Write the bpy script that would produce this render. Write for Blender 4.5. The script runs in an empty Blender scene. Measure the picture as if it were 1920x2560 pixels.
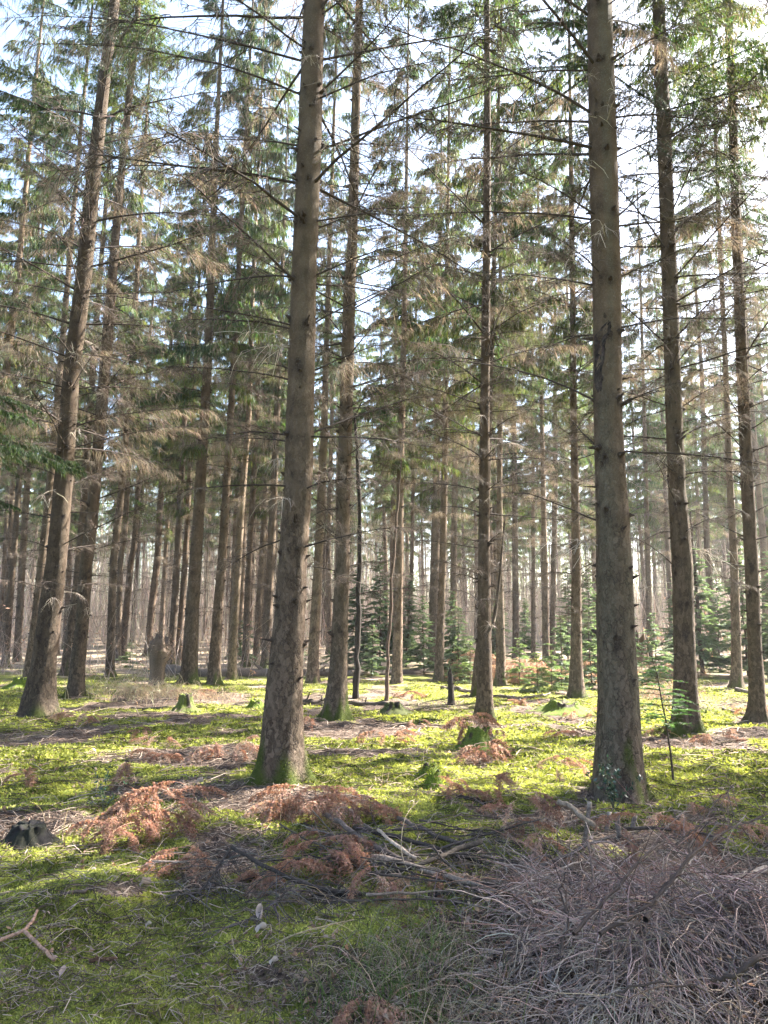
import bpy, math, random
import numpy as np
R = np.random.default_rng(11)
random.seed(5)
rad = math.radians
sc = bpy.context.scene
COL = sc.collection

# ------------------------------------------------------------------ noise
def _h(ix, iy, iz, s):
    n = (ix.astype(np.int64)*374761393 + iy.astype(np.int64)*668265263 + iz.astype(np.int64)*2147483647 + s*974634777) & 0x7fffffff
    n = ((n ^ (n >> 13))*1274126177) & 0x7fffffff
    n = (n ^ (n >> 16)) & 0xffffff
    return n/float(0xffffff)
def vn3(x, y, z, s=0):
    x0, y0, z0 = np.floor(x), np.floor(y), np.floor(z)
    fx, fy, fz = x-x0, y-y0, z-z0
    fx = fx*fx*(3-2*fx); fy = fy*fy*(3-2*fy); fz = fz*fz*(3-2*fz)
    def L(a, b, t): return a+(b-a)*t
    c = [[[_h(x0+i, y0+j, z0+k, s) for k in (0, 1)] for j in (0, 1)] for i in (0, 1)]
    a = L(L(c[0][0][0], c[1][0][0], fx), L(c[0][1][0], c[1][1][0], fx), fy)
    b = L(L(c[0][0][1], c[1][0][1], fx), L(c[0][1][1], c[1][1][1], fx), fy)
    return L(a, b, fz)
def vn2(x, y, s=0):
    x = np.asarray(x, float); y = np.asarray(y, float)
    x0, y0 = np.floor(x), np.floor(y)
    fx, fy = x-x0, y-y0
    fx = fx*fx*(3-2*fx); fy = fy*fy*(3-2*fy)
    z = np.zeros_like(x0)
    a, b = _h(x0, y0, z, s), _h(x0+1, y0, z, s)
    c, d = _h(x0, y0+1, z, s), _h(x0+1, y0+1, z, s)
    return (a+(b-a)*fx)*(1-fy)+(c+(d-c)*fx)*fy
def fbm(x, y, s=0, o=3):
    v = 0; a = .5; t = 0
    for i in range(o):
        v = v+a*vn2(np.asarray(x)*2**i, np.asarray(y)*2**i, s+i*7); t += a; a *= .5
    return v/t
def smooth(a, b, x):
    t = np.clip((x-a)/(b-a), 0, 1); return t*t*(3-2*t)

# ------------------------------------------------------------------ camera maths (photo pixels 1920 x 2560)
F = 1934.0; PITCH = math.atan((1565-1280)/F); CAMH = 1.6
cp, sp = math.cos(PITCH), math.sin(PITCH)
CAM = np.array([0, 0, CAMH])
def ray(px, py):
    a = (px-960)/F; b = (1280-py)/F
    return np.array([a, cp-b*sp, sp+b*cp])

# ------------------------------------------------------------------ ground
def Hn(x, y):
    x = np.asarray(x, float); y = np.asarray(y, float)
    d = np.hypot(x, y)
    near = 1-smooth(14, 40, d)
    h = (fbm(x*.35, y*.35, 3, 2)-.5)*.22
    h = h + near*(fbm(x*1.7, y*1.7, 21, 2)-.5)*.13
    h = h + near*(vn2(x*6, y*6, 31)-.5)*.04 + near*(vn2(x*14, y*14, 33)-.5)*.022
    h = h*(smooth(0, 4, d)*.7+.3)
    h = h + smooth(26, 70, y)*.75 - .02
    # the mossy bank at the left front
    h = h + .13*np.exp(-(((x+1.75)/.45)**2+((y-4.75)/.75)**2))
    return h
def H(x, y): return float(Hn(np.array([x]), np.array([y]))[0])
def gp(px, py, h=0.0):
    r = ray(px, py); z = 0.0
    for _ in range(12):
        t = (z+h-CAMH)/r[2]
        P = CAM+r*t
        z = .5*z+.5*H(P[0], P[1])
    t = (z+h-CAMH)/r[2]
    return CAM+r*t
def pxat(px, py, yd):
    r = ray(px, py); return CAM+r*(yd/r[1])
# bare soil and needle litter patches: photo x, y, half width, half height (pixels), strength
BARE = [(700, 2000, 220, 45, .85), (520, 1960, 110, 28, .55), (300, 2225, 80, 26, .75), (1250, 2440, 260, 200, .8),
        (1650, 2320, 400, 280, 1.0), (60, 1850, 130, 22, .7), (470, 1745, 230, 18, .8), (1080, 1765, 180, 16, .6),
        (800, 2240, 170, 26, .6), (1300, 2150, 180, 80, .45), (300, 1650, 600, 18, .9), (620, 2480, 200, 60, .35), (1810, 1760, 160, 22, .5),
        (700, 1760, 260, 14, .4), (1750, 1860, 140, 18, .5), (1200, 1840, 60, 10, .5), (100, 2470, 150, 60, .3), (800, 2420, 200, 60, .5), (1500, 1640, 400, 18, .7)]
def moss_at(x, y):
    x = np.asarray(x, float); y = np.asarray(y, float)
    m = fbm(x*.9+5, y*.9, 51, 4)
    m = smooth(.30, .47, m)
    yy = np.maximum(y, .5); dz = Hn(x, y)-CAMH
    # back to photo pixels so that the patches sit on the ground where they were seen
    fw = yy*cp+dz*sp; up = -yy*sp+dz*cp
    px = 960+F*x/fw; py = 1280-F*up/fw
    wob = (fbm(x*2.3, y*2.3, 77, 3)-.5)*1.4
    for bx, by, w, h, s in BARE:
        d = ((px-bx)/w)**2+((py-by)/h)**2
        m = m*(1-s*smooth(1.25, .45, d+wob))
    far = smooth(20, 34, y)
    m = m*(1-far*.75)
    return np.clip(m, 0, 1)

# ------------------------------------------------------------------ mesh building
class MB:
    def __init__(s): s.V = []; s.Q = []; s.C = []; s.M = []; s.n = 0
    def add(s, V, Q, C, m=0):
        V = np.asarray(V, np.float32).reshape(-1, 3); Q = np.asarray(Q, np.int64).reshape(-1, 4)
        C = np.asarray(C, np.float32)
        if C.ndim == 1: C = np.tile(C, (len(V), 1))
        s.V.append(V); s.Q.append(Q+s.n); s.C.append(C[:, :3])
        s.M.append(np.full(len(Q), m, np.int32)); s.n += len(V)
    def arr(s):
        return np.concatenate(s.V), np.concatenate(s.Q), np.concatenate(s.C), np.concatenate(s.M)
    def put(s, a, mat=np.eye(3), loc=(0, 0, 0), tint=None):
        V, Q, C, M = a
        s.V.append((V@np.asarray(mat, np.float32).T+np.asarray(loc, np.float32)).astype(np.float32)); s.Q.append(Q+s.n)
        s.C.append(C if tint is None else C*np.asarray(tint, np.float32)); s.M.append(M); s.n += len(V)
    def mesh(s, name, mats, smoothf=False):
        V, Q, C, M = s.arr()
        me = bpy.data.meshes.new(name)
        me.vertices.add(len(V)); me.vertices.foreach_set('co', V.ravel())
        me.loops.add(4*len(Q)); me.loops.foreach_set('vertex_index', Q.ravel().astype(np.int32))
        me.polygons.add(len(Q)); me.polygons.foreach_set('loop_start', np.arange(0, 4*len(Q), 4, dtype=np.int32))
        me.polygons.foreach_set('material_index', M)
        if smoothf: me.polygons.foreach_set('use_smooth', np.ones(len(Q), bool))
        for m in mats: me.materials.append(m)
        ca = me.color_attributes.new('col', 'FLOAT_COLOR', 'POINT')
        c4 = np.ones((len(V), 4), np.float32); c4[:, :3] = C
        ca.data.foreach_set('color', c4.ravel())
        me.update(calc_edges=True)
        return me
    def obj(s, name, mats, parent=None, smoothf=False, loc=None):
        o = bpy.data.objects.new(name, s.mesh(name, mats, smoothf)); COL.objects.link(o)
        if parent: o.parent = parent
        if loc is not None: o.location = loc
        return o
def nrm(v): return v/np.maximum(np.linalg.norm(v, axis=-1, keepdims=True), 1e-9)
def tubes(mb, P, r, col, sides=3, m=0):
    """N polylines (N,K,3) with radii (N,K) or (K,), as open tubes closed to a point by their radii"""
    P = np.asarray(P, float); N, K, _ = P.shape
    r = np.broadcast_to(np.asarray(r, float), (N, K))
    T = np.gradient(P, axis=1); T = nrm(T)
    up = np.where(np.abs(T[..., 2:3]) > .9, np.array([1., 0, 0]), np.array([0, 0, 1.]))
    A = nrm(np.cross(T, up)); B = np.cross(T, A)
    a = np.linspace(0, 2*np.pi, sides, endpoint=False)
    V = P[:, :, None, :]+r[:, :, None, None]*(A[:, :, None, :]*np.cos(a)[None, None, :, None]+B[:, :, None, :]*np.sin(a)[None, None, :, None])
    i = (np.arange(N)[:, None, None]*K+np.arange(K-1)[None, :, None])*sides
    j = np.arange(sides)[None, None, :]; j2 = (j+1) % sides
    Q = np.stack([i+j, i+j2, i+sides+j2, i+sides+j], -1).reshape(-1, 4)
    C = np.asarray(col, float)
    if C.ndim == 2: C = np.repeat(C, K*sides, axis=0)
    mb.add(V.reshape(-1, 3), Q, C, m)
def kites(mb, P, D, L, W, col, m=0, sag=0.0, S=None):
    """small leaf or needle-twig faces: base point, direction, length, width"""
    P = np.asarray(P, float); N = len(P); D = nrm(np.asarray(D, float))
    L = np.broadcast_to(np.asarray(L, float), (N,))[:, None]; W = np.broadcast_to(np.asarray(W, float), (N,))[:, None]
    if S is None: S = R.normal(size=(N, 3))
    S = nrm(np.cross(D, S))
    mid = P+D*L*.4
    tip = P+D*L; tip[:, 2] -= (sag*L)[:, 0]
    V = np.stack([P, mid+S*W*.5, tip, mid-S*W*.5], 1).reshape(-1, 3)
    Q = np.arange(4*N).reshape(N, 4)
    C = np.asarray(col, float)
    if C.ndim == 2: C = np.repeat(C, 4, axis=0)
    mb.add(V, Q, C, m)
def jit(c, n, s=.2, h=.06):
    c = np.asarray(c, float)
    return np.clip(c*(1+R.normal(0, s, (n, 1)))*(1+R.normal(0, h, (n, 3))), .004, .9)
def rz(a):
    c, s = math.cos(a), math.sin(a); return np.array([[c, -s, 0], [s, c, 0], [0, 0, 1.]])
def ry(a):
    c, s = math.cos(a), math.sin(a); return np.array([[c, 0, s], [0, 1, 0], [-s, 0, c]])
def rx(a):
    c, s = math.cos(a), math.sin(a); return np.array([[1, 0, 0], [0, c, -s], [0, s, c]])

# ------------------------------------------------------------------ object bookkeeping
def tag(o, label=None, cat=None, group=None, kind=None):
    if label: o['label'] = label
    if cat: o['category'] = cat
    if group: o['group'] = group
    if kind: o['kind'] = kind
    return o
def empty(name, loc, label, cat, group=None, rotz=0, scale=1):
    o = bpy.data.objects.new(name, None); COL.objects.link(o)
    o.empty_display_size = .2
    o.location = loc; o.rotation_euler = (0, 0, rotz); o.scale = (scale,)*3
    return tag(o, label, cat, group)
def inst(name, me, parent, loc=(0, 0, 0), rot=(0, 0, 0), s=1):
    o = bpy.data.objects.new(name, me); COL.objects.link(o)
    o.parent = parent; o.location = loc; o.rotation_euler = rot
    o.scale = s if isinstance(s, (tuple, list)) else (s,)*3
    return o

# ------------------------------------------------------------------ materials
def newmat(name):
    m = bpy.data.materials.new(name); m.use_nodes = True
    nt = m.node_tree; nt.nodes.clear()
    return m, nt, nt.nodes.new, nt.links.new
def leafmat(name, transl=.4, tcol=(1.25, 1.3, .7), rough=.55, spec=.25, noise=0):
    m, nt, N, L = newmat(name)
    out = N('ShaderNodeOutputMaterial'); at = N('ShaderNodeAttribute'); at.attribute_name = 'col'
    p = N('ShaderNodeBsdfPrincipled'); p.inputs['Roughness'].default_value = rough; p.inputs['Specular IOR Level'].default_value = spec
    t = N('ShaderNodeBsdfTranslucent'); mx = N('ShaderNodeMixShader'); mx.inputs[0].default_value = transl
    mu = N('ShaderNodeMix'); mu.data_type = 'RGBA'; mu.blend_type = 'MULTIPLY'; mu.inputs[0].default_value = 1
    mu.inputs[7].default_value = (*tcol, 1)
    L(at.outputs['Color'], mu.inputs[6]); L(at.outputs['Color'], p.inputs['Base Color'])
    L(mu.outputs[2], t.inputs['Color']); L(p.outputs[0], mx.inputs[1]); L(t.outputs[0], mx.inputs[2]); L(mx.outputs[0], out.inputs[0])
    return m
def woodmat(name, scale=60, bump=.4, dist=.004, amt=.5, rough=.9):
    m, nt, N, L = newmat(name)
    out = N('ShaderNodeOutputMaterial'); at = N('ShaderNodeAttribute'); at.attribute_name = 'col'
    p = N('ShaderNodeBsdfPrincipled'); p.inputs['Roughness'].default_value = rough; p.inputs['Specular IOR Level'].default_value = .2
    tc = N('ShaderNodeTexCoord'); no = N('ShaderNodeTexNoise'); no.inputs['Scale'].default_value = scale; no.inputs['Detail'].default_value = 5
    L(tc.outputs['Object'], no.inputs['Vector'])
    mr = N('ShaderNodeMapRange'); mr.inputs['From Min'].default_value = .3; mr.inputs['From Max'].default_value = .7
    mr.inputs['To Min'].default_value = 1-amt; mr.inputs['To Max'].default_value = 1+amt
    L(no.outputs['Fac'], mr.inputs['Value'])
    mu = N('ShaderNodeVectorMath'); mu.operation = 'SCALE'
    L(at.outputs['Color'], mu.inputs[0]); L(mr.outputs[0], mu.inputs['Scale']); L(mu.outputs[0], p.inputs['Base Color'])
    b = N('ShaderNodeBump'); b.inputs['Strength'].default_value = bump; b.inputs['Distance'].default_value = dist
    L(no.outputs['Fac'], b.inputs['Height']); L(b.outputs[0], p.inputs['Normal']); L(p.outputs[0], out.inputs[0])
    return m
def barkmat(name):
    """spruce bark: flaking plates at the foot, fine scales above; attribute col = (whorl stain, moss, lichen)"""
    m, nt, N, L = newmat(name)
    out = N('ShaderNodeOutputMaterial'); p = N('ShaderNodeBsdfPrincipled')
    p.inputs['Roughness'].default_value = .92; p.inputs['Specular IOR Level'].default_value = .15
    at = N('ShaderNodeAttribute'); at.attribute_name = 'col'
    sep = N('ShaderNodeSeparateColor'); L(at.outputs['Color'], sep.inputs[0])
    tc = N('ShaderNodeTexCoord'); sx = N('ShaderNodeSeparateXYZ'); L(tc.outputs['Object'], sx.inputs[0])
    # wobble the coordinates, squash z so plates stand taller than wide
    nw = N('ShaderNodeTexNoise'); nw.inputs['Scale'].default_value = 14; nw.inputs['Detail'].default_value = 3
    L(tc.outputs['Object'], nw.inputs['Vector'])
    sc_ = N('ShaderNodeVectorMath'); sc_.operation = 'MULTIPLY_ADD'; sc_.inputs[1].default_value = (.085, .085, .085)
    L(nw.outputs['Color'], sc_.inputs[0]); L(tc.outputs['Object'], sc_.inputs[2])
    mp = N('ShaderNodeMapping'); mp.inputs['Scale'].default_value = (1, 1, .42); L(sc_.outputs[0], mp.inputs['Vector'])
    v1 = N('ShaderNodeTexVoronoi'); v1.feature = 'DISTANCE_TO_EDGE'; v1.inputs['Scale'].default_value = 25
    v2 = N('ShaderNodeTexVoronoi'); v2.inputs['Scale'].default_value = 25
    v3 = N('ShaderNodeTexVoronoi'); v3.feature = 'DISTANCE_TO_EDGE'; v3.inputs['Scale'].default_value = 95
    for v in (v1, v2, v3): L(mp.outputs[0], v.inputs['Vector'])
    n1 = N('ShaderNodeTexNoise'); n1.inputs['Scale'].default_value = 5; n1.inputs['Detail'].default_value = 6
    L(tc.outputs['Object'], n1.inputs['Vector'])
    n3 = N('ShaderNodeTexNoise'); n3.inputs['Scale'].default_value = 11; n3.inputs['Detail'].default_value = 4; L(mp.outputs[0], n3.inputs['Vector'])
    n2 = N('ShaderNodeTexNoise'); n2.inputs['Scale'].default_value = 120; n2.inputs['Detail'].default_value = 5
    L(mp.outputs[0], n2.inputs['Vector'])
    def rng(src, a, b, c, d):
        r_ = N('ShaderNodeMapRange'); r_.inputs[1].default_value = a; r_.inputs[2].default_value = b
        r_.inputs[3].default_value = c; r_.inputs[4].default_value = d; L(src, r_.inputs[0]); return r_.outputs[0]
    def math_(op, a, b):
        q = N('ShaderNodeMath'); q.operation = op
        for k, v in ((0, a), (1, b)):
            if isinstance(v, (int, float)): q.inputs[k].default_value = v
            else: L(v, q.inputs[k])
        return q.outputs[0]
    def mix(f, a, b):
        q = N('ShaderNodeMix'); q.data_type = 'RGBA'
        if isinstance(f, (int, float)): q.inputs[0].default_value = f
        else: L(f, q.inputs[0])
        for k, v in ((6, a), (7, b)):
            if isinstance(v, tuple): q.inputs[k].default_value = (*v, 1)
            else: L(v, q.inputs[k])
        return q.outputs[2]
    foot = rng(sx.outputs['Z'], .3, 5.5, 1, .12)
    crack = math_('MULTIPLY', rng(v1.outputs['Distance'], 0.0, .16, 1, 0), math_('MULTIPLY', foot, rng(n3.outputs['Fac'], .42, .58, .15, 1)))
    fine = rng(v3.outputs['Distance'], 0, .12, 1, 0)
    base = mix(rng(n1.outputs['Fac'], .35, .65, 0, 1), (.086, .057, .034), (.160, .112, .070))
    plate = mix(rng(v2.outputs['Color'], .2, .8, 0, 1), (.046, .029, .020), (.205, .148, .108))
    base = mix(math_('MULTIPLY', foot, .75), base, plate)
    base = mix(math_('MULTIPLY', sep.outputs[2], rng(n2.outputs['Fac'], .4, .6, .2, .9)), base, (.105, .112, .075))
    n4 = N('ShaderNodeTexNoise'); n4.inputs['Scale'].default_value = 52; n4.inputs['Detail'].default_value = 8; n4.inputs['Roughness'].default_value = .75; L(mp.outputs[0], n4.inputs['Vector'])
    base = mix(rng(n4.outputs['Fac'],   .54, .70, 0, .35), base, (.042, .028, .020))
    base = mix(rng(n4.outputs['Fac'], .30, .44, .28, 0), base, (.22, .168, .122))
    base = mix(math_('MULTIPLY', fine, .28), base, (.05, .036, .028))
    base = mix(math_('MULTIPLY', crack, .8), base, (.028, .018, .014))
    base = mix(math_('MULTIPLY', sep.outputs[0], .85), base, (.035, .024, .018))
    base = mix(rng(n2.outputs['Fac'], .5, .75, .0, .35), base, (.25, .21, .175))
    mossc = mix(n2.outputs['Fac'], (.022, .032, .008), (.10, .125, .018))
    base = mix(sep.outputs[1], base, mossc)
    oi = N('ShaderNodeObjectInfo'); sv = N('ShaderNodeVectorMath'); sv.operation = 'SCALE'
    L(base, sv.inputs[0]); 
    sc3 = N('ShaderNodeSeparateColor'); L(oi.outputs['Color'], sc3.inputs[0]); L(sc3.outputs[0], sv.inputs['Scale'])
    L(sv.outputs[0], p.inputs['Base Color'])
    hgt = math_('SUBTRACT', math_('ADD', math_('MULTIPLY', n2.outputs['Fac'], .35), math_('MULTIPLY', v2.outputs['Distance'], foot)), math_('ADD', math_('ADD', crack, n4.outputs['Fac']), math_('MULTIPLY', fine, .3)))
    b = N('ShaderNodeBump'); b.inputs['Strength'].default_value = 1; b.inputs['Distance'].default_value = .014
    L(hgt, b.inputs['Height']); L(b.outputs[0], p.inputs['Normal']); L(p.outputs[0], out.inputs[0])
    return m
def groundmat():
    m, nt, N, L = newmat('forest_floor')
    out = N('ShaderNodeOutputMaterial'); p = N('ShaderNodeBsdfPrincipled'); p.inputs['Roughness'].default_value = .95; p.inputs['Specular IOR Level'].default_value = .1
    at = N('ShaderNodeAttribute'); at.attribute_name = 'col'; sep = N('ShaderNodeSeparateColor'); L(at.outputs['Color'], sep.inputs[0])
    tc = N('ShaderNodeTexCoord')
    def noise(s, d=4):
        n = N('ShaderNodeTexNoise'); n.inputs['Scale'].default_value = s; n.inputs['Detail'].default_value = d; L(tc.outputs['Object'], n.inputs['Vector']); return n.outputs['Fac']
    def ramp(f, stops):
        r_ = N('ShaderNodeValToRGB'); L(f, r_.inputs[0])
        e = r_.color_ramp.elements
        while len(e) < len(stops): e.new(.5)
        for k, (q, c) in enumerate(stops): e[k].position = q; e[k].color = (*c, 1)
        return r_.outputs[0]
    def mix(f, a, b):
        q = N('ShaderNodeMix'); q.data_type = 'RGBA'; L(f, q.inputs[0]); L(a, q.inputs[6]); L(b, q.inputs[7]); return q.outputs[2]
    mossc = ramp(noise(2.2, 6), [(.3, (.045, .055, .012)), (.5, (.125, .135, .030)), (.68, (.23, .235, .05))])
    lit = ramp(noise(38, 8), [(.32, (.030, .021, .015)), (.5, (.10, .072, .055)), (.62, (.17, .125, .10)), (.75, (.28, .22, .18))])
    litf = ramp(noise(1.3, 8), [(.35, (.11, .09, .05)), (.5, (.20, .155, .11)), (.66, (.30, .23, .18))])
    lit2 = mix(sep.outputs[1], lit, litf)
    fm = N('ShaderNodeMath'); fm.operation = 'ADD'
    nb = N('ShaderNodeMapRange'); nb.inputs[1].default_value = .35; nb.inputs[2].default_value = .65; nb.inputs[3].default_value = -.25; nb.inputs[4].default_value = .25
    L(noise(26, 5), nb.inputs[0]); L(sep.outputs[0], fm.inputs[0]); L(nb.outputs[0], fm.inputs[1])
    cl = N('ShaderNodeMapRange'); cl.inputs[1].default_value = .35; cl.inputs[2].default_value = .65; L(fm.outputs[0], cl.inputs[0])
    L(mix(cl.outputs[0], lit2, mossc), p.inputs['Base Color'])
    b = N('ShaderNodeBump'); b.inputs['Strength'].default_value = .9; b.inputs['Distance'].default_value = .03
    L(noise(45, 8), b.inputs['Height']); L(b.outputs[0], p.inputs['Normal']); L(p.outputs[0], out.inputs[0])
    return m
BARK = barkmat('spruce_bark')
WOOD = woodmat('dead_wood')
TWIG = woodmat('twig_wood', scale=25, bump=.1, amt=.25)
NEEDLE = leafmat('needle_foliage', transl=.5)
DRY = leafmat('dry_foliage', transl=.4, tcol=(1.2, 1.0, .8), rough=.8, spec=.1)
MOSS = leafmat('moss_fronds', transl=.35, tcol=(1.2, 1.25, .6), rough=.7, spec=.1)
GLOSS = leafmat('glossy_leaves', transl=.15, rough=.22, spec=.6)
GROUND = groundmat()

# ------------------------------------------------------------------ ground sheet
def build_ground():
    u = np.concatenate([[-40, -15, -6, -3, -2, -1.5], np.linspace(-1.2, 1.2, 420), [1.5, 2, 3, 6, 15, 40]])
    y1 = 1.6/np.tan(np.linspace(math.atan(1.6/2.6), math.atan(1.6/60), 460))
    y = np.concatenate([[-80, -40, -20, -10, -5, -2, 0, 1, 1.6, 2.1], y1, [68, 80, 100, 140, 220, 400]])
    U, Y = np.meshgrid(u, y)
    X = U*(np.maximum(Y, 2.5)*.56+.6)
    Z = Hn(X, Y)
    V = np.stack([X, Y, Z], -1).reshape(-1, 3)
    n, k = Y.shape
    i = (np.arange(n-1)[:, None]*k+np.arange(k-1)[None, :]).ravel()
    Q = np.stack([i, i+1, i+k+1, i+k], -1)
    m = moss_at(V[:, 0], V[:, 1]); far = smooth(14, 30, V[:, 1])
    mb = MB(); mb.add(V, Q, np.stack([m, far, m*0], -1))
    tag(mb.obj('ground', [GROUND], smoothf=True), kind='structure')
build_ground()

def screen_points(n, px0, px1, py0, py1, pw=1.0):
    px = R.uniform(px0, px1, n); py = py0+(py1-py0)*R.uniform(0, 1, n)**pw
    a = (px-960)/F; b = (1280-py)/F
    dx, dy, dz = a, cp-b*sp, sp+b*cp
    z = np.zeros(n)
    for _ in range(8):
        t = (z-CAMH)/dz; x, y = dx*t, dy*t
        z = .5*z+.5*Hn(x, y)
    return x, y, Hn(x, y)

def build_moss():
    x, y, z = screen_points(520000, -150, 2070, 1700, 2640)
    m = moss_at(x, y); keep = R.uniform(0, 1, len(x)) < smooth(.35, .75, m)
    x, y, z = x[keep], y[keep], z[keep]; n = len(x)
    d = np.hypot(x, y)
    L = np.clip(.0042*d, .013, .055)*R.uniform(.6, 1.4, n)
    D = np.stack([R.normal(0, 1, n), R.normal(0, 1, n), R.uniform(.0, .95, n)], -1)
    t = .4*fbm(x*1.1, y*1.1, 95, 2)+.32*fbm(x*5.1, y*5.1, 91, 2)+.32*vn2(x*15, y*15, 93)+R.normal(0, .09, n)-.01
    c0, c1, c2 = np.array([.06, .066, .018]), np.array([.21, .225, .05]), np.array([.42, .42, .11])
    w = np.clip((t-.3)/.4, 0, 1)[:, None]
    c = np.where(w < .5, c0+(c1-c0)*w*2, c1+(c2-c1)*(w*2-1))*(1+R.normal(0, .15, (n, 1)))
    bri = R.uniform(0, 1, n) < .05
    c[bri] = jit((.26, .20, .12), bri.sum())
    mb = MB(); kites(mb, np.stack([x, y, z-.004], -1), D, L, L*R.uniform(.28, .5, n), np.clip(c, .01, .5))
    tag(mb.obj('moss', [MOSS]), 'bright green carpet of feathery moss covering the forest floor', 'moss', kind='stuff')
build_moss()

def build_litter():
    mb = MB()
    # fine fallen twigs and needles
    x, y, z = screen_points(30000, -100, 2020, 1660, 2620)
    m = moss_at(x, y); k = R.uniform(0, 1, len(x)) < (.95-.66*m); x, y, z = x[k], y[k], z[k]; n = len(x); d = np.hypot(x, y)
    a = R.uniform(0, 2*np.pi, n); L = R.uniform(.05, .26, n)*np.clip(d/7, .5, 2)
    D = np.stack([np.cos(a), np.sin(a), R.normal(0, .12, n)], -1)
    P0 = np.stack([x, y, z+.012], -1); mid = P0+D*L[:, None]*.5; mid[:, 2] += R.uniform(-.005, .03, n); P1 = P0+D*L[:, None]
    mid[:, :2] += R.normal(0, .012, (n, 2))
    P = np.stack([P0, mid, P1], 1); P[:, :, 2] = np.maximum(P[:, :, 2], Hn(P[:, :, 0], P[:, :, 1])+.004)
    r = np.clip(.00045*d, .0012, .006)[:, None]*R.uniform(.6, 1.6, (n, 1))*np.array([[1, .8, .5]])
    pal = np.array([(.11, .075, .055), (.20, .15, .115), (.33, .26, .20), (.06, .042, .034)])
    tubes(mb, P, r, pal[R.integers(0, 4, n)]*(1+R.normal(0, .15, (n, 1))), 3)
    tag(mb.obj('twig_litter', [TWIG]), 'thin dry twigs and needles strewn over the moss and soil', 'litter', kind='stuff')
    # fallen pale leaves
    mb = MB()
    def leaves(n, box, dens):
        x, y, z = screen_points(n, *box)
        k = R.uniform(0, 1, n) < dens(x, y); x, y, z = x[k], y[k], z[k]; n = len(x); d = np.hypot(x, y)
        a = R.uniform(0, 2*np.pi, n); D = np.stack([np.cos(a), np.sin(a), R.normal(.15, .35, n)], -1)
        S = np.stack([R.normal(0, .5, n), R.normal(0, .5, n), np.ones(n)], -1)
        L = R.uniform(.022, .052, n)*np.clip(d/6, .8, 1.15)
        pal = np.array([(.36, .28, .225), (.27, .19, .135), (.42, .36, .31), (.17, .115, .08), (.33, .215, .145)])
        c = pal[R.choice(5, n, p=[.24, .30, .05, .26, .15])]*(1+R.normal(0, .12, (n, 1)))
        P = np.stack([x, y, z+R.uniform(.004, .025, n)], -1); Sd = nrm(np.cross(nrm(D), S))
        Dn = nrm(D)
        # each leaf: two cupped halves with a wavy edge
        cup = R.uniform(-.6, .8, n)[:, None]*L[:, None]; up = np.cross(Sd, Dn)
        W = L[:, None]*R.uniform(.16, .34, (n, 1)); L2 = L[:, None]
        pts = [P, P+Dn*L2*.3+Sd*W+up*cup*.6, P+Dn*L2*.7+Sd*W*.8+up*cup*.4, P+Dn*L2+up*cup*R.uniform(-1, 1, (n, 1)), P+Dn*L2*.7-Sd*W*.8+up*cup*.5, P+Dn*L2*.3-Sd*W+up*cup, P+Dn*L2*.5]
        V = np.stack(pts, 1); i = np.arange(n)[:, None]*7
        Q = np.concatenate([i+np.array([0, 1, 2, 6]), i+np.array([6, 2, 3, 4]), i+np.array([0, 6, 4, 5])], 0)
        mb.add(V.reshape(-1, 3), Q, np.repeat(c, 7, axis=0))
    leaves(7000, (-50, 1980, 1850, 2600), lambda x, y: (.7-.45*moss_at(x, y))*smooth(.42, .6, fbm(x*2.2, y*2.2, 201, 2)))
    leaves(1500, (950, 1560, 2280, 2600), lambda x, y: np.full(len(x), .8))
    leaves(1500, (-50, 1980, 1680, 1900), lambda x, y: (.7-.5*moss_at(x, y))*smooth(.4, .6, fbm(x*1.6, y*1.6, 203, 2)))
    tag(mb.obj('leaf_litter', [DRY]), 'pale curled dead leaves scattered over the ground', 'fallen leaves', kind='stuff')
    # grass and dry stalks
    mb = MB()
    def grass(cx, cy, sx, sy, n, Lr, col, lean=.5, w=.0025):
        px = R.normal(cx, sx, n); py = R.normal(cy, sy, n)
        a = (px-960)/F; b = (1280-py)/F; dz = sp+b*cp; t = -CAMH/dz
        x, y = a*t, (cp-b*sp)*t; z = Hn(x, y)
        L = R.uniform(*Lr, n); th = R.uniform(0, 2*np.pi, n); ln = np.abs(R.normal(lean, .25, n))
        h = np.stack([np.cos(th), np.sin(th), np.zeros(n)], -1)
        s = np.linspace(0, 1, 5)[None, :, None]
        P = np.stack([x, y, z-.01], -1)[:, None, :]+h[:, None, :]*(L*ln)[:, None, None]*s**1.7+np.array([0, 0, 1.])*(L[:, None, None]*(s-.45*np.minimum(ln, 1.4)[:, None, None]*s**2.4))
        P[:, :, 2] = np.maximum(P[:, :, 2], Hn(P[:, :, 0], P[:, :, 1])+.003)
        tubes(mb, P, w*R.uniform(.6, 1.3, (n, 1))*np.array([[1, .95, .8, .55, .15]]), jit(col, n, .2), 3)
    grass(1060, 2420, 90, 75, 380, (.08, .28), (.17, .21, .07), .6, .0019)
    grass(960, 2530, 110, 40, 220, (.08, .2), (.10, .16, .04), .5, .0022)
    grass(1100, 2480, 110, 80, 700, (.08, .26), (.36, .30, .22), .9, .0019)
    grass(700, 2500, 200, 60, 250, (.04, .14), (.30, .28, .14), .8, .0016)
    grass(350, 1735, 75, 9, 900, (.15, .5), (.48, .42, .30), .7, .005)
    grass(500, 1740, 60, 7, 400, (.1, .35), (.46, .38, .27), .8, .005)
    grass(1640, 1735, 60, 10, 450, (.15, .45), (.42, .34, .27), .9, .006)
    grass(1560, 1670, 200, 8, 500, (.2, .6), (.40, .32, .25), .9, .009)
    grass(600, 2250, 500, 150, 110, (.06, .25), (.34, .27, .17), .9, .0018)
    grass(960, 1980, 700, 130, 260, (.1, .3), (.34, .27, .16), .8, .0022)
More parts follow.
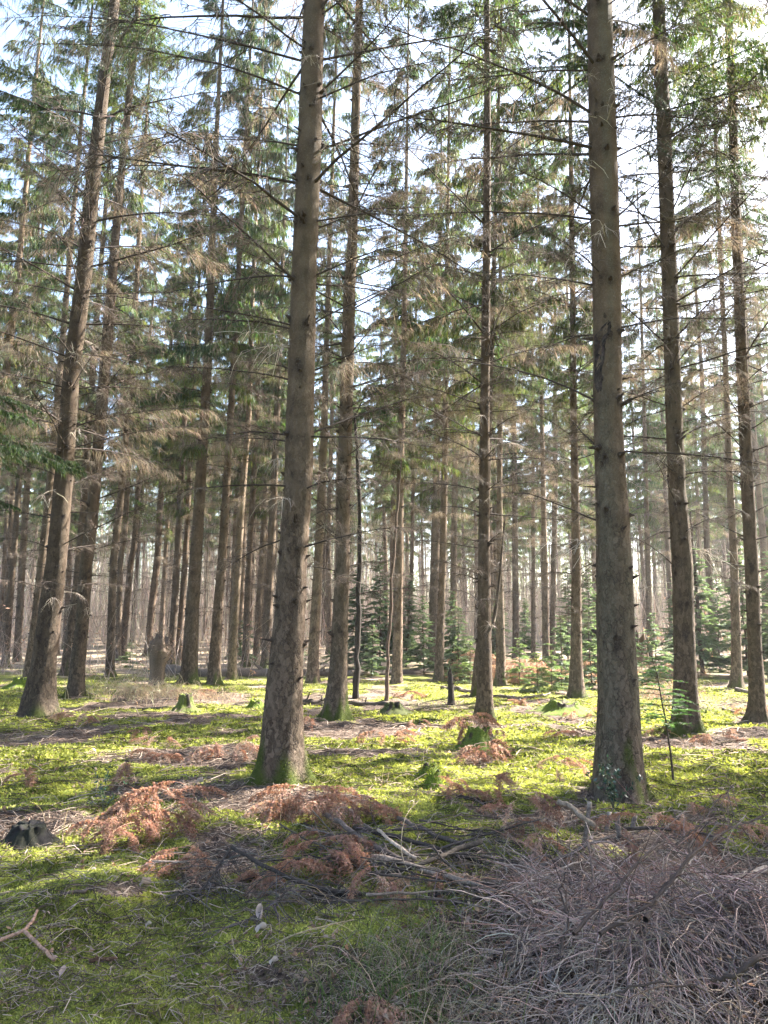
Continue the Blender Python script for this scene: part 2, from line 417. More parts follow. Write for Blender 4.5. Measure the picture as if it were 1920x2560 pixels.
    tag(mb.obj('grass', [DRY]), 'thin green and straw coloured grass blades among the moss', 'grass', kind='stuff')
build_litter()

# ------------------------------------------------------------------ branch templates (along +X)
DARK = np.array([.042, .031, .024]); GREY = np.array([.13, .10, .078])
def axis_curve(L, rise, droop, n=7, wig=.03):
    s = np.linspace(0, 1, n)
    P = np.zeros((n, 3)); P[:, 0] = L*s
    P[:, 2] = L*(rise*s-droop*s*s)
    P[1:, 1:] += np.cumsum(R.normal(0, wig*L/n*1.5, (n-1, 2)), axis=0)
    return P
def along(P, s):
    k = s*(len(P)-1); i = np.minimum(k.astype(int), len(P)-2); f = (k-i)[:, None]
    return P[i]*(1-f)+P[i+1]*f
def bare_branch(L, r0, nside, twigs, rise=.2, droop=.2, hang=.5, col=DARK, tcol=GREY, fine=.0032):
    """dead spruce branch: stem, side shoots and thin twiglets"""
    mb = MB(); ax = axis_curve(L, rise, droop, 8)
    tubes(mb, ax[None], (r0*(1-np.linspace(0, 1, 8)**1.2*.85))[None], col, 5)
    # small nubs along the stem
    nn = int(L*14); s = R.uniform(.08, .98, nn); B = along(ax, s); d = nrm(R.normal(size=(nn, 3)))
    l = R.uniform(.01, .035, nn)[:, None]
    tubes(mb, np.stack([B, B+d*l], 1), np.array([[.004, .002]])*(r0/.012)**.5, col*1.1, 3)
    s = np.sort(R.uniform(.12, .97, nside)); B = along(ax, s)
    sd = np.where(np.arange(nside) % 2 == 0, 1, -1)*R.uniform(.6, 1.1, nside)
    l = L*(.10+.34*(1-s))*R.uniform(.35, 1.1, nside)
    D = nrm(np.stack([R.uniform(.35, .9, nside), sd, R.normal(-.1, .2, nside)], -1))
    q = np.linspace(0, 1, 5)[None, :, None]
    S = B[:, None]+D[:, None]*l[:, None, None]*q; S[:, :, 2] -= (hang*.5*l[:, None]*q[:, :, 0]**2)
    S[:, 1:] += R.normal(0, .012, (nside, 4, 3))
    tubes(mb, S, r0*.36*np.array([[1, .85, .65, .45, .2]])*np.ones((nside, 1)), col*1.15, 3)
    if twigs:
        i = R.integers(0, nside, twigs); t = R.uniform(.15, 1, twigs)
        f = t*4; a = np.minimum(f.astype(int), 3); f = (f-a)[:, None]
        B = S[i, a]*(1-f)+S[i, a+1]*f
        e = nrm(D[i]*.6+R.normal(0, .55, (twigs, 3))+np.array([0, 0, -hang*1.3]))
        l = R.uniform(.06, .26, twigs)[:, None]
        M_ = B+e*l*.55+R.normal(0, .008, (twigs, 3)); T_ = B+e*l; T_[:, 2] -= hang*.35*l[:, 0]
        tubes(mb, np.stack([B, M_, T_], 1), fine*np.array([[1, .8, .45]])*R.uniform(.7, 1.3, (twigs, 1)), jit(tcol, twigs, .3), 3)
    return mb
def needled_branch(L, r0, nside, ntw, live=1.0, rise=.12, droop=.22, hang=.8, green=(.05, .085, .022), brown=(.20, .175, .138), wl=(.09, .26), ww=(.012, .022)):
    """branch with hanging needle twigs; live = share of green twigs, the rest dry and brown near the trunk"""
    mb = MB(); ax = axis_curve(L, rise, droop, 7)
    tubes(mb, ax[None], (r0*(1-np.linspace(0, 1, 7)*.88))[None], DARK, 4, 0)
    s = np.sort(R.uniform(.10, 1, nside)); B = along(ax, s)
    sd = np.where(np.arange(nside) % 2 == 0, 1, -1)*R.uniform(.5, 1.1, nside)
    l = L*(.12+.36*(1-s))*R.uniform(.5, 1.1, nside)
    D = nrm(np.stack([R.uniform(.45, 1., nside), sd, R.normal(-.08, .15, nside)], -1))
    q = np.linspace(0, 1, 4)[None, :, None]
    S = B[:, None]+D[:, None]*l[:, None, None]*q; S[:, :, 2] -= hang*.45*l[:, None]*q[:, :, 0]**2
    tubes(mb, S, r0*.3*np.array([[1, .8, .5, .2]])*np.ones((nside, 1)), DARK*1.2, 3, 0)
    # twigs: most hang from the side shoots, some from the stem
    i = R.integers(0, nside, ntw); t = R.beta(1.4, 1, ntw); f = t*3; a = np.minimum(f.astype(int), 2); f = (f-a)[:, None]
    Bt = S[i, a]*(1-f)+S[i, a+1]*f; dd = D[i]
    n2 = ntw//4; s2 = R.uniform(.15, 1, n2); Bt = np.concatenate([Bt, along(ax, s2)]); dd = np.concatenate([dd, nrm(R.normal(0, .7, (n2, 3))+np.array([.6, 0, 0]))])
    pos = np.concatenate([s[i]*.5+t*.5, s2]); n = len(Bt)
    e = nrm(dd*.5+R.normal(0, .30, (n, 3))+np.array([0, 0, -hang*1.15]))
    isl = R.uniform(0, 1, n) < live*smooth(.0, .45, pos+live*.35)
    col = jit(brown, n, .28); g = np.array(green)*(.55+.9*R.uniform(0, 1, (n, 1))); g[:, 0] *= R.uniform(.7, 1.5, n)
    col[isl] = g[isl]
    w = np.where(isl, R.uniform(*ww, n), R.uniform(.003, .0065, n)); ll = R.uniform(*wl, n)*np.where(isl, 1, 1.1)
    kites(mb, Bt, e, ll, w, col, 1, sag=.25)
    return mb
TEMPL = {}
def T(k, f):
    if k not in TEMPL: TEMPL[k] = f().arr()
    return TEMPL[k]
LIVE = [T('L%d' % i, lambda i=i: needled_branch([2.3, 2.0, 1.7, 1.3, .9, .6][i % 6], .012, [34, 30, 26, 20, 14, 10][i % 6], [640, 560, 450, 340, 220, 130][i % 6], live=1, rise=.15, droop=.3, hang=.9,
        green=[(.050, .084, .034), (.066, .096, .032), (.040, .072, .036)][i % 3])) for i in range(12)]
MIXB = [T('M%d' % i, lambda i=i: needled_branch(2.2-.15*i, .012, 26, 320, live=.75, rise=.14, droop=.30, hang=1.0, green=(.07, .098, .036))) for i in range(4)]
BROWN = [T('B%d' % i, lambda i=i: needled_branch(2.0-.15*i, .011, 20, 260, live=0, rise=.14, droop=.24, hang=.9, wl=(.09, .32))) for i in range(4)]
BARE_ = [T('D%d' % i, lambda i=i: bare_branch(1.9-.12*i, .011, 16, 60+10*i, rise=R.uniform(.05, .3), droop=R.uniform(.1, .25), hang=.4, fine=.004)) for i in range(5)]

def crown_mesh(name, z0, z1, Lmax, green=(1, 1, 1), nper=3.4, mixed=2.5):
    """live crown of a 21 m spruce: whorls from z0 to z1 round a trunk axis"""
    mb = MB(); z = z0
    while z < z1-.25:
        f = (z1-z)/(z1-z0)
        Lb = Lmax*(f**.75)*R.uniform(.85, 1.1)+.15
        if z < z0+1.0: Lb *= .8
        lv = .40+.60*smooth(z0+.5, z0+mixed+2, z)
        for k in range(max(3, int(R.normal(nper, 1)))):
            L = Lb*R.uniform(.55, 1.12); a = R.uniform(0, 2*np.pi)
            if R.uniform() > lv: tm = MIXB[R.integers(4)]; ref = 2.0
            else:
                c = int(np.argmin([abs(q-L) for q in [2.3, 2.0, 1.7, 1.3, .9, .6]])); c += 6*int(R.integers(2)); tm = LIVE[c]; ref = [2.3, 2.0, 1.7, 1.3, .9, .6][c % 6]
            pitch = -.1+.25*(1-f)-R.uniform(-.15, .15)
            t = np.array(green)*R.uniform(.75, 1.25)
            mb.put(tm, rz(a)@ry(-pitch)@np.diag([L/ref]*3), (0, 0, z+R.uniform(-.15, .15)), t)
        z += R.uniform(.34, .52)
    return mb.mesh(name, [TWIG, NEEDLE])
def dead_mesh(name, z0, zt, z1, Lm, dens=4.0, both=True):
    mb = MB(); z = z0
    while z < z1:
        f = (z-z0)/(z1-z0)
        for k in range(int(R.poisson(dens*(.55+.6*f)))):
            a = R.uniform(0, 2*np.pi); L = Lm*(.45+.55*f)*R.uniform(.4, 1.1)
            if z > zt and R.uniform() < (.3 if R.uniform() < .5 else .75): tm = BROWN[R.integers(4)]; ref = 1.8
            else: tm = BARE_[R.integers(5)]; ref = 1.65
            mb.put(tm, rz(a)@ry(-R.uniform(-.2, .22))@np.diag([L/ref]*3), (0, 0, z+R.uniform(-.12, .12)), np.ones(3)*R.uniform(.8, 1.3))
        z += R.uniform(.38, .6)
    return mb.mesh(name, [TWIG, DRY])
CZ0 = [7.2, 6.2, 8.4, 5.4]
CROWN = [crown_mesh('crown', CZ0[0], 21, 1.5, mixed=4.5), crown_mesh('crown', CZ0[1], 21, 1.65, (1.1, 1.05, .95), mixed=4.5), crown_mesh('crown', CZ0[2], 21.5, 1.45, (.95, 1, 1.05), mixed=3.5), crown_mesh('crown', CZ0[3], 20.5, 1.6, (1.1, 1.08, .9), mixed=6)]
DEAD = [dead_mesh('dead_branches', 1.9, 4.2, 9.0, 1.7, 3.2), dead_mesh('dead_branches', 1.7, 3.8, 8.0, 1.8, 3.2), dead_mesh('dead_branches', 2.2, 4.8, 10.0, 1.7, 3.4), dead_mesh('dead_branches', 1.6, 3.4, 7.2, 1.7, 3.4)]

# ------------------------------------------------------------------ trunks
def trunk_mesh(zc, xc, rc, Ht, y_w=0.0, sides=16, dz_lo=.12, dz_hi=.5, flare=.8, nlobe=5, moss=.5, whorl=.5, seed=0, lean_y=0, stubs=True, lich=.3):
    """trunk along measured centre points (z, x) and radii; z=0 is the foot"""
    rs = np.random.default_rng(seed)
    zs = np.concatenate([np.arange(-.18, 4, dz_lo), np.arange(4, 11, dz_lo*2.5), np.arange(11, Ht, dz_hi), [Ht]])
    x = np.interp(zs, zc, xc); r = np.interp(zs, zc, rc)
    a = np.linspace(0, 2*np.pi, sides, endpoint=False)
    Z, A = np.meshgrid(zs, a, indexing='ij')
    ph = np.sort(rs.uniform(0, 2*np.pi, nlobe)+np.arange(nlobe)*0); ph = (np.arange(nlobe)+rs.uniform(-.3, .3, nlobe))*2*np.pi/nlobe
    amp = rs.uniform(.4, 1.3, nlobe)
    lob = sum(amp[k]*np.maximum(np.cos(A-ph[k]), 0)**(nlobe*2.2) for k in range(nlobe))
    zz = np.maximum(Z, -.1)
    fl = flare*(.20*np.exp(-np.maximum(zz, 0)/.40)+(.10+1.15*lob)*np.exp(-np.maximum(zz+.05, 0)/.14)+.22*lob*np.exp(-np.maximum(zz, 0)/.38))
    rr = r[:, None]*(1+fl)
    R0 = r[:, None]
    nz = vn3(np.cos(A)*3+seed, np.sin(A)*3, Z*2.2, seed)-.5
    n2 = vn3(np.cos(A)*R0*42+seed, np.sin(A)*R0*42, Z*26, seed+3)-.5
    rr = rr*(1+.06*nz)+(.010*n2)*smooth(0, .12, R0)
    wz = []; z = 1.35+rs.uniform(0, .3)
    while z < Ht-.5: wz.append(z); z += whorl*rs.uniform(.75, 1.25)
    wz = np.array(wz)
    dk = np.zeros_like(Z)
    for w in wz:
        if w > 14: break
        k = vn3(np.cos(A)*1.6, np.sin(A)*1.6, np.full_like(A, w*9.1), seed+9)
        dk = np.maximum(dk, .45*np.exp(-((Z-w+.03*np.sin(3*A+w*7))/.04)**2)*smooth(.15, .6, k))
        rr = rr*(1+.022*np.exp(-((Z-w)/.06)**2)*smooth(.3, .7, k))
    zt = np.concatenate([np.repeat(wz[wz < 12], 4), rs.uniform(1.0, 12, 60)]); zt = zt+rs.normal(0, .05, len(zt)); m_ = len(zt)
    an = rs.uniform(0, 2*np.pi, m_); rb = np.interp(zt, zs, r); xb = np.interp(zt, zs, x)
    big = np.r_[np.ones(m_-60), np.full(60, .6)]
    for q in range(m_):
        da = (A-an[q]+np.pi) % (2*np.pi)-np.pi; dz = Z-zt[q]
        dk = np.maximum(dk, 1.3*np.exp(-((da*rb[q])/(.038*big[q]))**2-(dz/np.where(dz < 0, .075, .030)/big[q])**2))
    d = np.stack([np.cos(an), np.sin(an), rs.uniform(-.2, .5, m_)], -1)
    yb = y_w*np.sin(zt*.35+seed)+lean_y*zt
    b = np.stack([xb, yb, zt], -1)+np.stack([np.cos(an), np.sin(an), 0*an], -1)*(rb*.95)[:, None]
    l = rs.uniform(.012, .05, m_)[:, None]*np.where(rs.uniform(0, 1, (m_, 1)) < .12, 3, 1)
    rad_ = rs.uniform(.012, .022, m_)[:, None]*big[:, None]
    dk = np.clip(dk, 0, 1)
    V = np.stack([x[:, None]+rr*np.cos(A), y_w*np.sin(zs*.35+seed)[:, None]+lean_y*Z+rr*np.sin(A), Z], -1)
    ms = smooth(.05, .3, moss*(.12+.55*lob)-zz*.95+.28*(vn3(np.cos(A)*2.2, np.sin(A)*2.2, Z*5, seed+5)-.4))
    ms = ms*smooth(.3, .55, vn3(np.cos(A)*1.1+3, np.sin(A)*1.1, Z*.8, seed+6)+moss*.35)
    lc = lich*smooth(.4, .7, vn3(np.cos(A)*1.3, np.sin(A)*1.3, Z*.6, seed+8))
    C = np.stack([dk, ms, lc], -1)
    n, k = Z.shape
    i = np.arange(n-1)[:, None]*k+np.zeros(k, int)[None]; j = np.arange(k)[None]; j2 = (j+1) % k
    Q = np.stack([i+j, i+j2, i+k+j2, i+k+j], -1).reshape(-1, 4)
    mb = MB(); mb.add(V.reshape(-1, 3), Q, C.reshape(-1, 3))
    if stubs:   # dead branch stubs and knots
        tubes(mb, np.stack([b, b+d*(.02+l*.4), b+d*(.02+l)], 1), rad_*np.array([[1.7, .9, .35]]), np.array([.95, 0, 0]), 6)
    mv = V.reshape(-1, 3)[ms.ravel() > .45] if moss > 0 else None
    return mb.mesh('trunk', [BARK], True), wz, mv

GT = [trunk_mesh([0, 4, 11, 21], [0, .05*k-.07, .08-.06*k, 0], [.125+.01*k, .11, .085, .012], 21, sides=12, dz_lo=.25, dz_hi=.8, flare=.5, seed=40+k, moss=.45, lich=.35)[0] for k in range(4)]
# dead branches as objects of their own on the near trees
def tmesh(name, arr_, mats):
    mb = MB(); mb.put(arr_); return mb.mesh(name, mats)
NEARB = [bare_branch(2.1-.1*i, .0145, 16+i, 90+14*i, rise=[.32, .1, .25, 0, .4, .18, .3, .12][i], droop=[.12, .2, .3, .1, .2, .22, .05, .28][i], hang=.35, fine=.003).mesh('branch', [TWIG, DRY]) for i in range(8)]
NEART = [needled_branch(2.1-.1*i, .0125, 26, 380, live=0, rise=.22, droop=.25, hang=.75, wl=(.06, .22)).mesh('branch', [TWIG, DRY]) for i in range(5)]
NEARL = [needled_branch(2.2-.1*i, .0125, 54, 3200, live=1.0, rise=.12, droop=.28, hang=.6, wl=(.03, .09), ww=(.007, .013), green=(.032, .055, .022)).mesh('branch', [TWIG, NEEDLE]) for i in range(4)]
STUBB = [bare_branch(.55, .006, 6, 16, rise=.1, droop=.3, hang=.5, col=np.array([.30, .25, .20]), tcol=np.array([.40, .34, .28]), fine=.0025).mesh('branch', [TWIG]) for i in range(3)]

SPR = 'spruce_tree'
def measured(base, pts, Ht):
    """(photo x, y, width) samples of a trunk -> foot position and centre line in metres"""
    B = gp(*base)
    rows = []
    for px, py, w in pts:
        r_ = ray(px, py); t = B[1]/r_[1]; P = CAM+r_*t
        rows.append((P[2]-B[2], P[0]-B[0], w*.5/F*t))
    rows.sort(); rows = np.array(rows)
    z, x, r = rows.T
    if z[0] > .3: z = np.r_[0, z]; x = np.r_[0, x]; r = np.r_[r[0]*1.04, r]
    k = (x[-1]-x[0])/(z[-1]-z[0])
    zt = np.array([Ht]) if Ht > z[-1]+1 else np.array([z[-1]+2])
    z = np.r_[z, zt]; x = np.r_[x, x[-1]+k*.7*(zt-z[-2])]; r = np.r_[r, .012]
    return B, z, x, r, k
def tree(base, pts, label, Ht=21, group='spruce trunks standing on the mossy clearing', near=False, crown=None, cz=None, dead=None, rot=None, flare=.6, moss=.6, sides=16, lo=.12, branches=None, seed=None, whorl=.5, nlobe=5, lich=.3, cscale=1.0, tone=None):
    seed = int(base[0]+base[1]) if seed is None else seed
    rs = np.random.default_rng(seed)
    B, z, x, r, k = measured(base, pts, Ht)
    e = empty(SPR, B, label, 'tree', group)
    me, wz, mv = trunk_mesh(z, x, r, z[-1], y_w=.03, sides=sides, dz_lo=lo, dz_hi=.6, flare=flare, moss=moss, seed=seed, whorl=whorl, nlobe=nlobe, lich=lich)
    tone = tone or float(rs.uniform(.85, 1.4)); inst('trunk', me, e).color = (tone, tone, tone, 1)  # per-tree bark tone; unset ones run paler, sun and haze put into the colour
    mv = mv[mv[:, 2] > -.05]
    if B[1] < 14 and len(mv) > 20:
        mb = MB(); nn = int(min(2600, 300+len(mv)*2)); P = mv[R.integers(0, len(mv), nn)]+R.normal(0, .012, (nn, 3)); o = P*np.array([1, 1, 0])
        kites(mb, P, R.normal(0, .6, (nn, 3))+nrm(o)*.7+np.array([0, 0, .2]), R.uniform(.012, .034, nn), R.uniform(.005, .012, nn), jit((.06, .078, .014), nn, .45)); inst('moss', mb.mesh('moss', [MOSS]), e)['kind'] = 'stuff'
    lean = math.atan(k)
    ci = int(rs.integers(4)) if crown is None else crown
    s = Ht/21.0*1.0
    if ci >= 0:
        zz = CZ0[ci]*s
        off = 0 if cz is None else cz-zz
        zs = zz+off; xs = float(np.interp(zs, z, x))
        inst('crown', CROWN[ci], e, (xs-math.tan(lean)*zs*.9+0, 0, off), (0, lean*.9, 0), (s*cscale, s*cscale, s if cz is None else (Ht-cz)/(21-CZ0[ci]))) if cz is None else \
            inst('crown', CROWN[ci], e, (xs, 0, cz-CZ0[ci]*(Ht-cz)/(21-CZ0[ci])), (0, 0, rs.uniform(0, 6.28)), (cscale, cscale, (Ht-cz)/(21-CZ0[ci])))
    if dead is not None:
        zs = 6*s; xs = float(np.interp(zs, z, x))
        inst('dead_branches', DEAD[dead], e, (xs-math.tan(lean)*zs, 0, 0), (0, lean, 0), s)
    if branches:
        z0, zt, z1, L, per, nb = branches
        cnt = 0
        for w in wz:
            if w < z0 or w > z1: continue
            f = (w-z0)/(z1-z0); n = max(1, int(rs.normal(per*(.6+.6*min(1, (w-z0)/4)), .8)))
            a0 = rs.uniform(0, 6.28)
            for q in range(n):
                if cnt >= 94: break
                a = a0+q*6.28/n+rs.uniform(-.5, .5)
                if B[1] < 9:
                    dv = (a+math.pi/2+math.pi) % (2*math.pi)-math.pi
                    if abs(dv) < .75: a += math.copysign(.85, dv)
                rr_ = float(np.interp(w, z, r))*.8; xx = float(np.interp(w, z, x))
                lv = rs.uniform() < nb*smooth(.6, 1, f)
                if lv: me_ = NEARL[rs.integers(4)]
                elif w > zt and rs.uniform() < .4: me_ = NEART[rs.integers(5)]
                else: me_ = NEARB[rs.integers(8)]
                f2 = min(1, (w-z0)/4.5); sl = L*(.55+.6*f2)*rs.uniform(.45, 1.15)/1.75
                zb = w+rs.uniform(-.08, .08)
                inst('branch', me_, e, (xx+rr_*math.cos(a), .03*math.sin(zb*.35+seed)+rr_*math.sin(a), zb), (rs.uniform(-.6, .6), -rs.uniform(-.12, .42), a), (sl, max(sl*.8, .7), max(sl*.8, .7)))
                cnt += 1
            for _ in range(int(rs.integers(0, 3))):
                if cnt >= 96: break
                a = rs.uniform(0, 6.28); zb = w-rs.uniform(.1, .3)
                inst('branch', STUBB[rs.integers(3)], e, (float(np.interp(zb, z, x))+float(np.interp(zb, z, r))*.85*math.cos(a), float(np.interp(zb, z, r))*.85*math.sin(a), zb), (0, rs.uniform(-.3, .4), a), rs.uniform(.5, 1.3))
                cnt += 1
    return e, z, x, r

# ---- foreground and middle trees, measured from the photograph
NT = {}
NT['T15'] = tree((712, 1950), [(706, 1880, 104), (710, 1747, 91), (725, 1550, 77), (733, 1400, 69), (748, 1180, 70), (750, 1047, 69), (760, 700, 61), (774, 340, 59), (783, 60, 53), (786, 0, 51)],
     'thick spruce with flaking bark and dark mossy foot, nearest trunk left of centre', Ht=22, tone=0.92, near=True, crown=0, cz=12.5, flare=.62, moss=.70, sides=44, lo=.035, branches=(2.2, 6.5, 12.5, 2.3, 4.2, .3), whorl=.58, nlobe=5, cscale=1.1)
NT['T33'] = tree((1545, 1985), [(1543, 1900, 112), (1544, 1747, 99), (1537, 1573, 90), (1534, 1400, 88), (1532, 1340, 80), (1521, 1047, 70), (1518, 700, 70), (1512, 463, 69), (1506, 231, 65), (1500, 0, 60)],
     'thick spruce with reddish scaly bark and holly at its foot, nearest trunk on right', Ht=22, tone=1.0, crown=2, cz=12.5, flare=.32, moss=.75, sides=44, lo=.035, branches=(2.3, 7.5, 12.5, 2.2, 3.6, .35), whorl=.62, nlobe=5, lich=.6, cscale=1.1)
NT['T34'] = tree((1718, 1832), [(1715, 1747, 57), (1713, 1630, 51), (1707, 1400, 50), (1694, 1221, 42), (1683, 931, 39), (1675, 700, 37), (1660, 347, 34), (1645, 0, 28)],
     'tall spruce with sunlit right edge and bright mossy root, beyond the nearest right trunk', Ht=21, tone=0.85, crown=1, cz=11.5, flare=.7, moss=.7, sides=30, lo=.06, branches=(2.2, 7.5, 12.5, 2.1, 4.2, .8), nlobe=5, cscale=1.15)
NT['T36'] = tree((1895, 1800), [(1893, 1700, 36), (1889, 1631, 33), (1880, 1400, 32), (1871, 1221, 31), (1854, 874, 27), (1840, 579, 23), (1828, 231, 19), (1819, 0, 16)],
     'tall straight spruce at the right edge of the clearing with twiggy brown branches', Ht=21, tone=0.85, crown=3, cz=11.0, moss=.3, sides=24, lo=.08, branches=(2.0, 5.0, 12.5, 2.0, 4.6, .7), cscale=1.1)
NT['T1'] = tree((95, 1792), [(97, 1747, 76), (108, 1660, 58), (126, 1515, 54), (141, 1400, 48), (160, 1200, 45), (178, 950, 40), (211, 694, 38), (238, 400, 33), (263, 174, 28), (284, 17, 24), (286, 0, 24)],
     'leaning spruce with dark reddish foot and long spreading root, nearest trunk on the left', Ht=22, tone=0.62, crown=0, cz=15.5, flare=.7, whorl=.6, moss=.45, sides=32, lo=.05, branches=(2.0, 4.6, 13, 2.6, 4.8, .15), nlobe=5)
NT['T2'] = tree((188, 1742), [(193, 1660, 35), (203, 1570, 32), (216, 1400, 30), (231, 1279, 30), (252, 1047, 28), (272, 816, 25), (301, 463, 18), (341, 58, 15)],
     'slender leaning spruce just right of the big leaning trunk on the left', Ht=21, tone=0.72, crown=3, cz=15, moss=.6, sides=22, lo=.08, branches=(2.0, 4.6, 13.5, 2.3, 4.4, .1))
NT['T17'] = tree((839, 1800), [(841, 1747, 50), (846, 1660, 43), (852, 1500, 38), (856, 1400, 35), (857, 1279, 35), (868, 931, 32), (874, 700, 29), (880, 637, 26), (891, 231, 22), (899, 0, 18)],
     'tall spruce with smooth grey trunk and bright mossy roots behind the nearest left centre trunk', Ht=21, tone=0.95, crown=1, cz=13.5, flare=.85, moss=.8, sides=30, lo=.06, branches=(2.0, 5.5, 13.5, 2.1, 5, .55), nlobe=5)
NT['T26'] = tree((1212, 1798), [(1212, 1690, 38), (1211, 1550, 34), (1211, 1400, 30), (1212, 1047, 24), (1214, 850, 22), (1216, 700, 20), (1218, 347, 18), (1217, 0, 14)],
     'slim dark spruce right of centre with a side shoot rising from its trunk', Ht=20, tone=0.8, crown=2, cz=13.0, moss=.45, sides=24, lo=.08, branches=(1.8, 5.0, 13.0, 2.1, 5.2, .65))
NT['T32'] = tree((1440, 1743), [(1440, 1690, 34), (1440, 1630, 28), (1440, 1400, 22), (1434, 1047, 17), (1432, 700, 14), (1428, 400, 11)],
     'slim smooth spruce with a wide pale foot left of the nearest right trunk', Ht=20, crown=0, moss=.4, sides=20, lo=.1, branches=(1.8, 5.0, 12.0, 1.9, 5, .1))
MID = [
 ((72, 1712), [(76, 1660, 26), (90, 1545, 22), (120, 1250, 19), (145, 978, 16)], 'pale spruce half hidden behind the big leaning trunk at the left edge', 21, 2, 0),
 ((275, 1690), [(277, 1630, 21), (284, 1400, 18), (301, 1250, 17), (327, 931, 15)], 'slender pale spruce with a glowing yellow moss foot, left of the broken snag', 21, 1, 1),
 ((165, 1688), [(172, 1620, 24), (191, 1475, 21), (208, 1279, 19), (222, 1050, 17)], 'pale grey spruce glimpsed between the two leaning trunks on the left', 21, 0, 2),
 ((295, 1652), [(296, 1600, 14), (301, 1400, 13), (312, 1336, 13), (330, 1000, 11)], 'thin brown spruce behind the slender pale spruce on the left', 20, 3, 2),
 ((306, 1650), [(312, 1560, 16), (328, 1400, 15), (336, 1365, 14), (350, 1163, 12)], 'dark straight spruce beside the thin brown spruce on the left', 20, 2, 0),
 ((370, 1640), [(378, 1530, 18), (393, 1400, 17), (399, 1279, 15), (415, 1050, 13)], 'leaning purplish spruce behind the broken snag', 20, 0, 1),
 ((428, 1666), [(430, 1600, 18), (443, 1400, 17), (455, 1180, 15)], 'straight grey spruce immediately right of the broken snag', 20, 1, 0),
 ((446, 1664), [(450, 1590, 16), (463, 1400, 14), (474, 1180, 12)], 'thin spruce tight against the left side of a stouter sunlit trunk', 20, 3, 3),
 ((472, 1708), [(475, 1650, 39), (481, 1520, 33), (489, 1400, 30), (503, 1163, 26), (521, 874, 21), (532, 579, 16), (544, 289, 11)], 'stout spruce with pale curling bark at its foot standing before the fallen log', 21, 3, 3),
 ((534, 1709), [(538, 1640, 30), (545, 1520, 25), (555, 1400, 23), (567, 1192, 18), (585, 902, 15), (596, 700, 13)], 'brown spruce with a white scar at its foot, between two trunks by the fallen log', 21, 0, 1),
 ((579, 1698), [(583, 1600, 21), (596, 1400, 18), (605, 1250, 17), (622, 1047, 14), (631, 729, 11)], 'straight spruce with mossy foot at the fallen log, left of the nearest left centre trunk', 20, 2, 2),
 ((613, 1668), [(616, 1570, 17), (622, 1400, 15), (640, 1100, 13)], 'grey spruce behind the fallen log, third from the nearest left centre trunk', 20, 1, 0),
 ((639, 1662), [(645, 1550, 17), (654, 1400, 15), (668, 1150, 12)], 'dark greenish spruce behind the fallen log, second from the nearest left centre trunk', 20, 3, 1),
 ((665, 1671), [(669, 1550, 23), (677, 1400, 20), (690, 1100, 16)], 'pale spruce just left of the nearest left centre trunk beyond the fallen log', 21, 0, 3),
 ((781, 1707), [(784, 1620, 27), (796, 1400, 23), (801, 1279, 20), (810, 1080, 17), (816, 874, 14)], 'spruce seen between the nearest left centre trunk and the mossy footed trunk behind it', 21, 2, 0),
 ((992, 1708), [(994, 1620, 24), (998, 1400, 21), (1000, 1221, 18), (1009, 874, 14), (1014, 600, 10)], 'spruce with dangling brown twigs in the middle, beside a thin leaning pole', 20, 3, 3),
 ((1096, 1704), [(1099, 1620, 21), (1107, 1400, 18), (1113, 1105, 15), (1116, 816, 12)], 'pale sunlit spruce behind the charred post in the middle', 21, 1, 1),
 ((1081, 1668), [(1083, 1560, 24), (1087, 1400, 22), (1092, 1200, 19)], 'dark greenish spruce behind the pale sunlit spruce in the middle', 20, 3, 3),
 ((1134, 1660), [(1134, 1560, 17), (1134, 1400, 16), (1138, 1200, 14)], 'grey spruce right of the pale sunlit spruce in the middle', 20, 0, 2),
 ((1021, 1650), [(1024, 1560, 11), (1030, 1400, 10), (1034, 1150, 9)], 'thin straight spruce between the middle spruce and the pale sunlit one', 19, 2, 1),
 ((1189, 1742), [(1196, 1660, 24), (1206, 1560, 20), (1212, 1400, 17), (1222, 1100, 14)], 'spruce with mossy flared root tucked behind the slim dark trunk', 20, 1, 1),
 ((1252, 1714), [(1252, 1620, 23), (1250, 1500, 20), (1249, 1400, 18), (1249, 1221, 14), (1252, 900, 11)], 'spruce with a brilliant white sunlit edge right of the slim dark trunk', 20, 0, 0),
 ((1365, 1680), [(1364, 1590, 18), (1361, 1400, 15), (1356, 1105, 11), (1352, 850, 9)], 'slender brown spruce before the pale bracken mound', 20, 2, 3),
 ((1333, 1655), [(1333, 1560, 11), (1333, 1400, 10), (1333, 1150, 9)], 'thin dark spruce behind the pale bracken mound', 19, 3, 0),
 ((1382, 1655), [(1382, 1560, 15), (1384, 1400, 14), (1388, 1180, 12)], 'purple grey spruce behind the pale bracken mound, right of the slender brown one', 20, 0, 2),
 ((1290, 1658), [(1290, 1560, 17), (1288, 1400, 15), (1286, 1180, 13)], 'grey spruce at the left end of the pale bracken mound', 20, 1, 3),
 ((1842, 1718), [(1840, 1640, 24), (1834, 1400, 19), (1822, 1163, 16), (1814, 900, 13)], 'grey spruce in the shade left of the trunk at the right edge', 21, 2, 2),
 ((1625, 1660), [(1623, 1560, 14), (1620, 1400, 13), (1614, 1150, 11)], 'lone brown spruce seen between the nearest right trunk and the sunlit edged one', 20, 3, 1),
 ((12, 1668), [(20, 1560, 17), (34, 1400, 15), (56, 1100, 12)], 'thin spruce at the far left edge of the clearing', 20, 0, 0),
 ((-62, 1700), [(-35, 1400, 26), (6, 1018, 20), (23, 845, 18), (43, 700, 15)], 'tall spruce leaning in from beyond the left edge', 21, 1, 2),
]
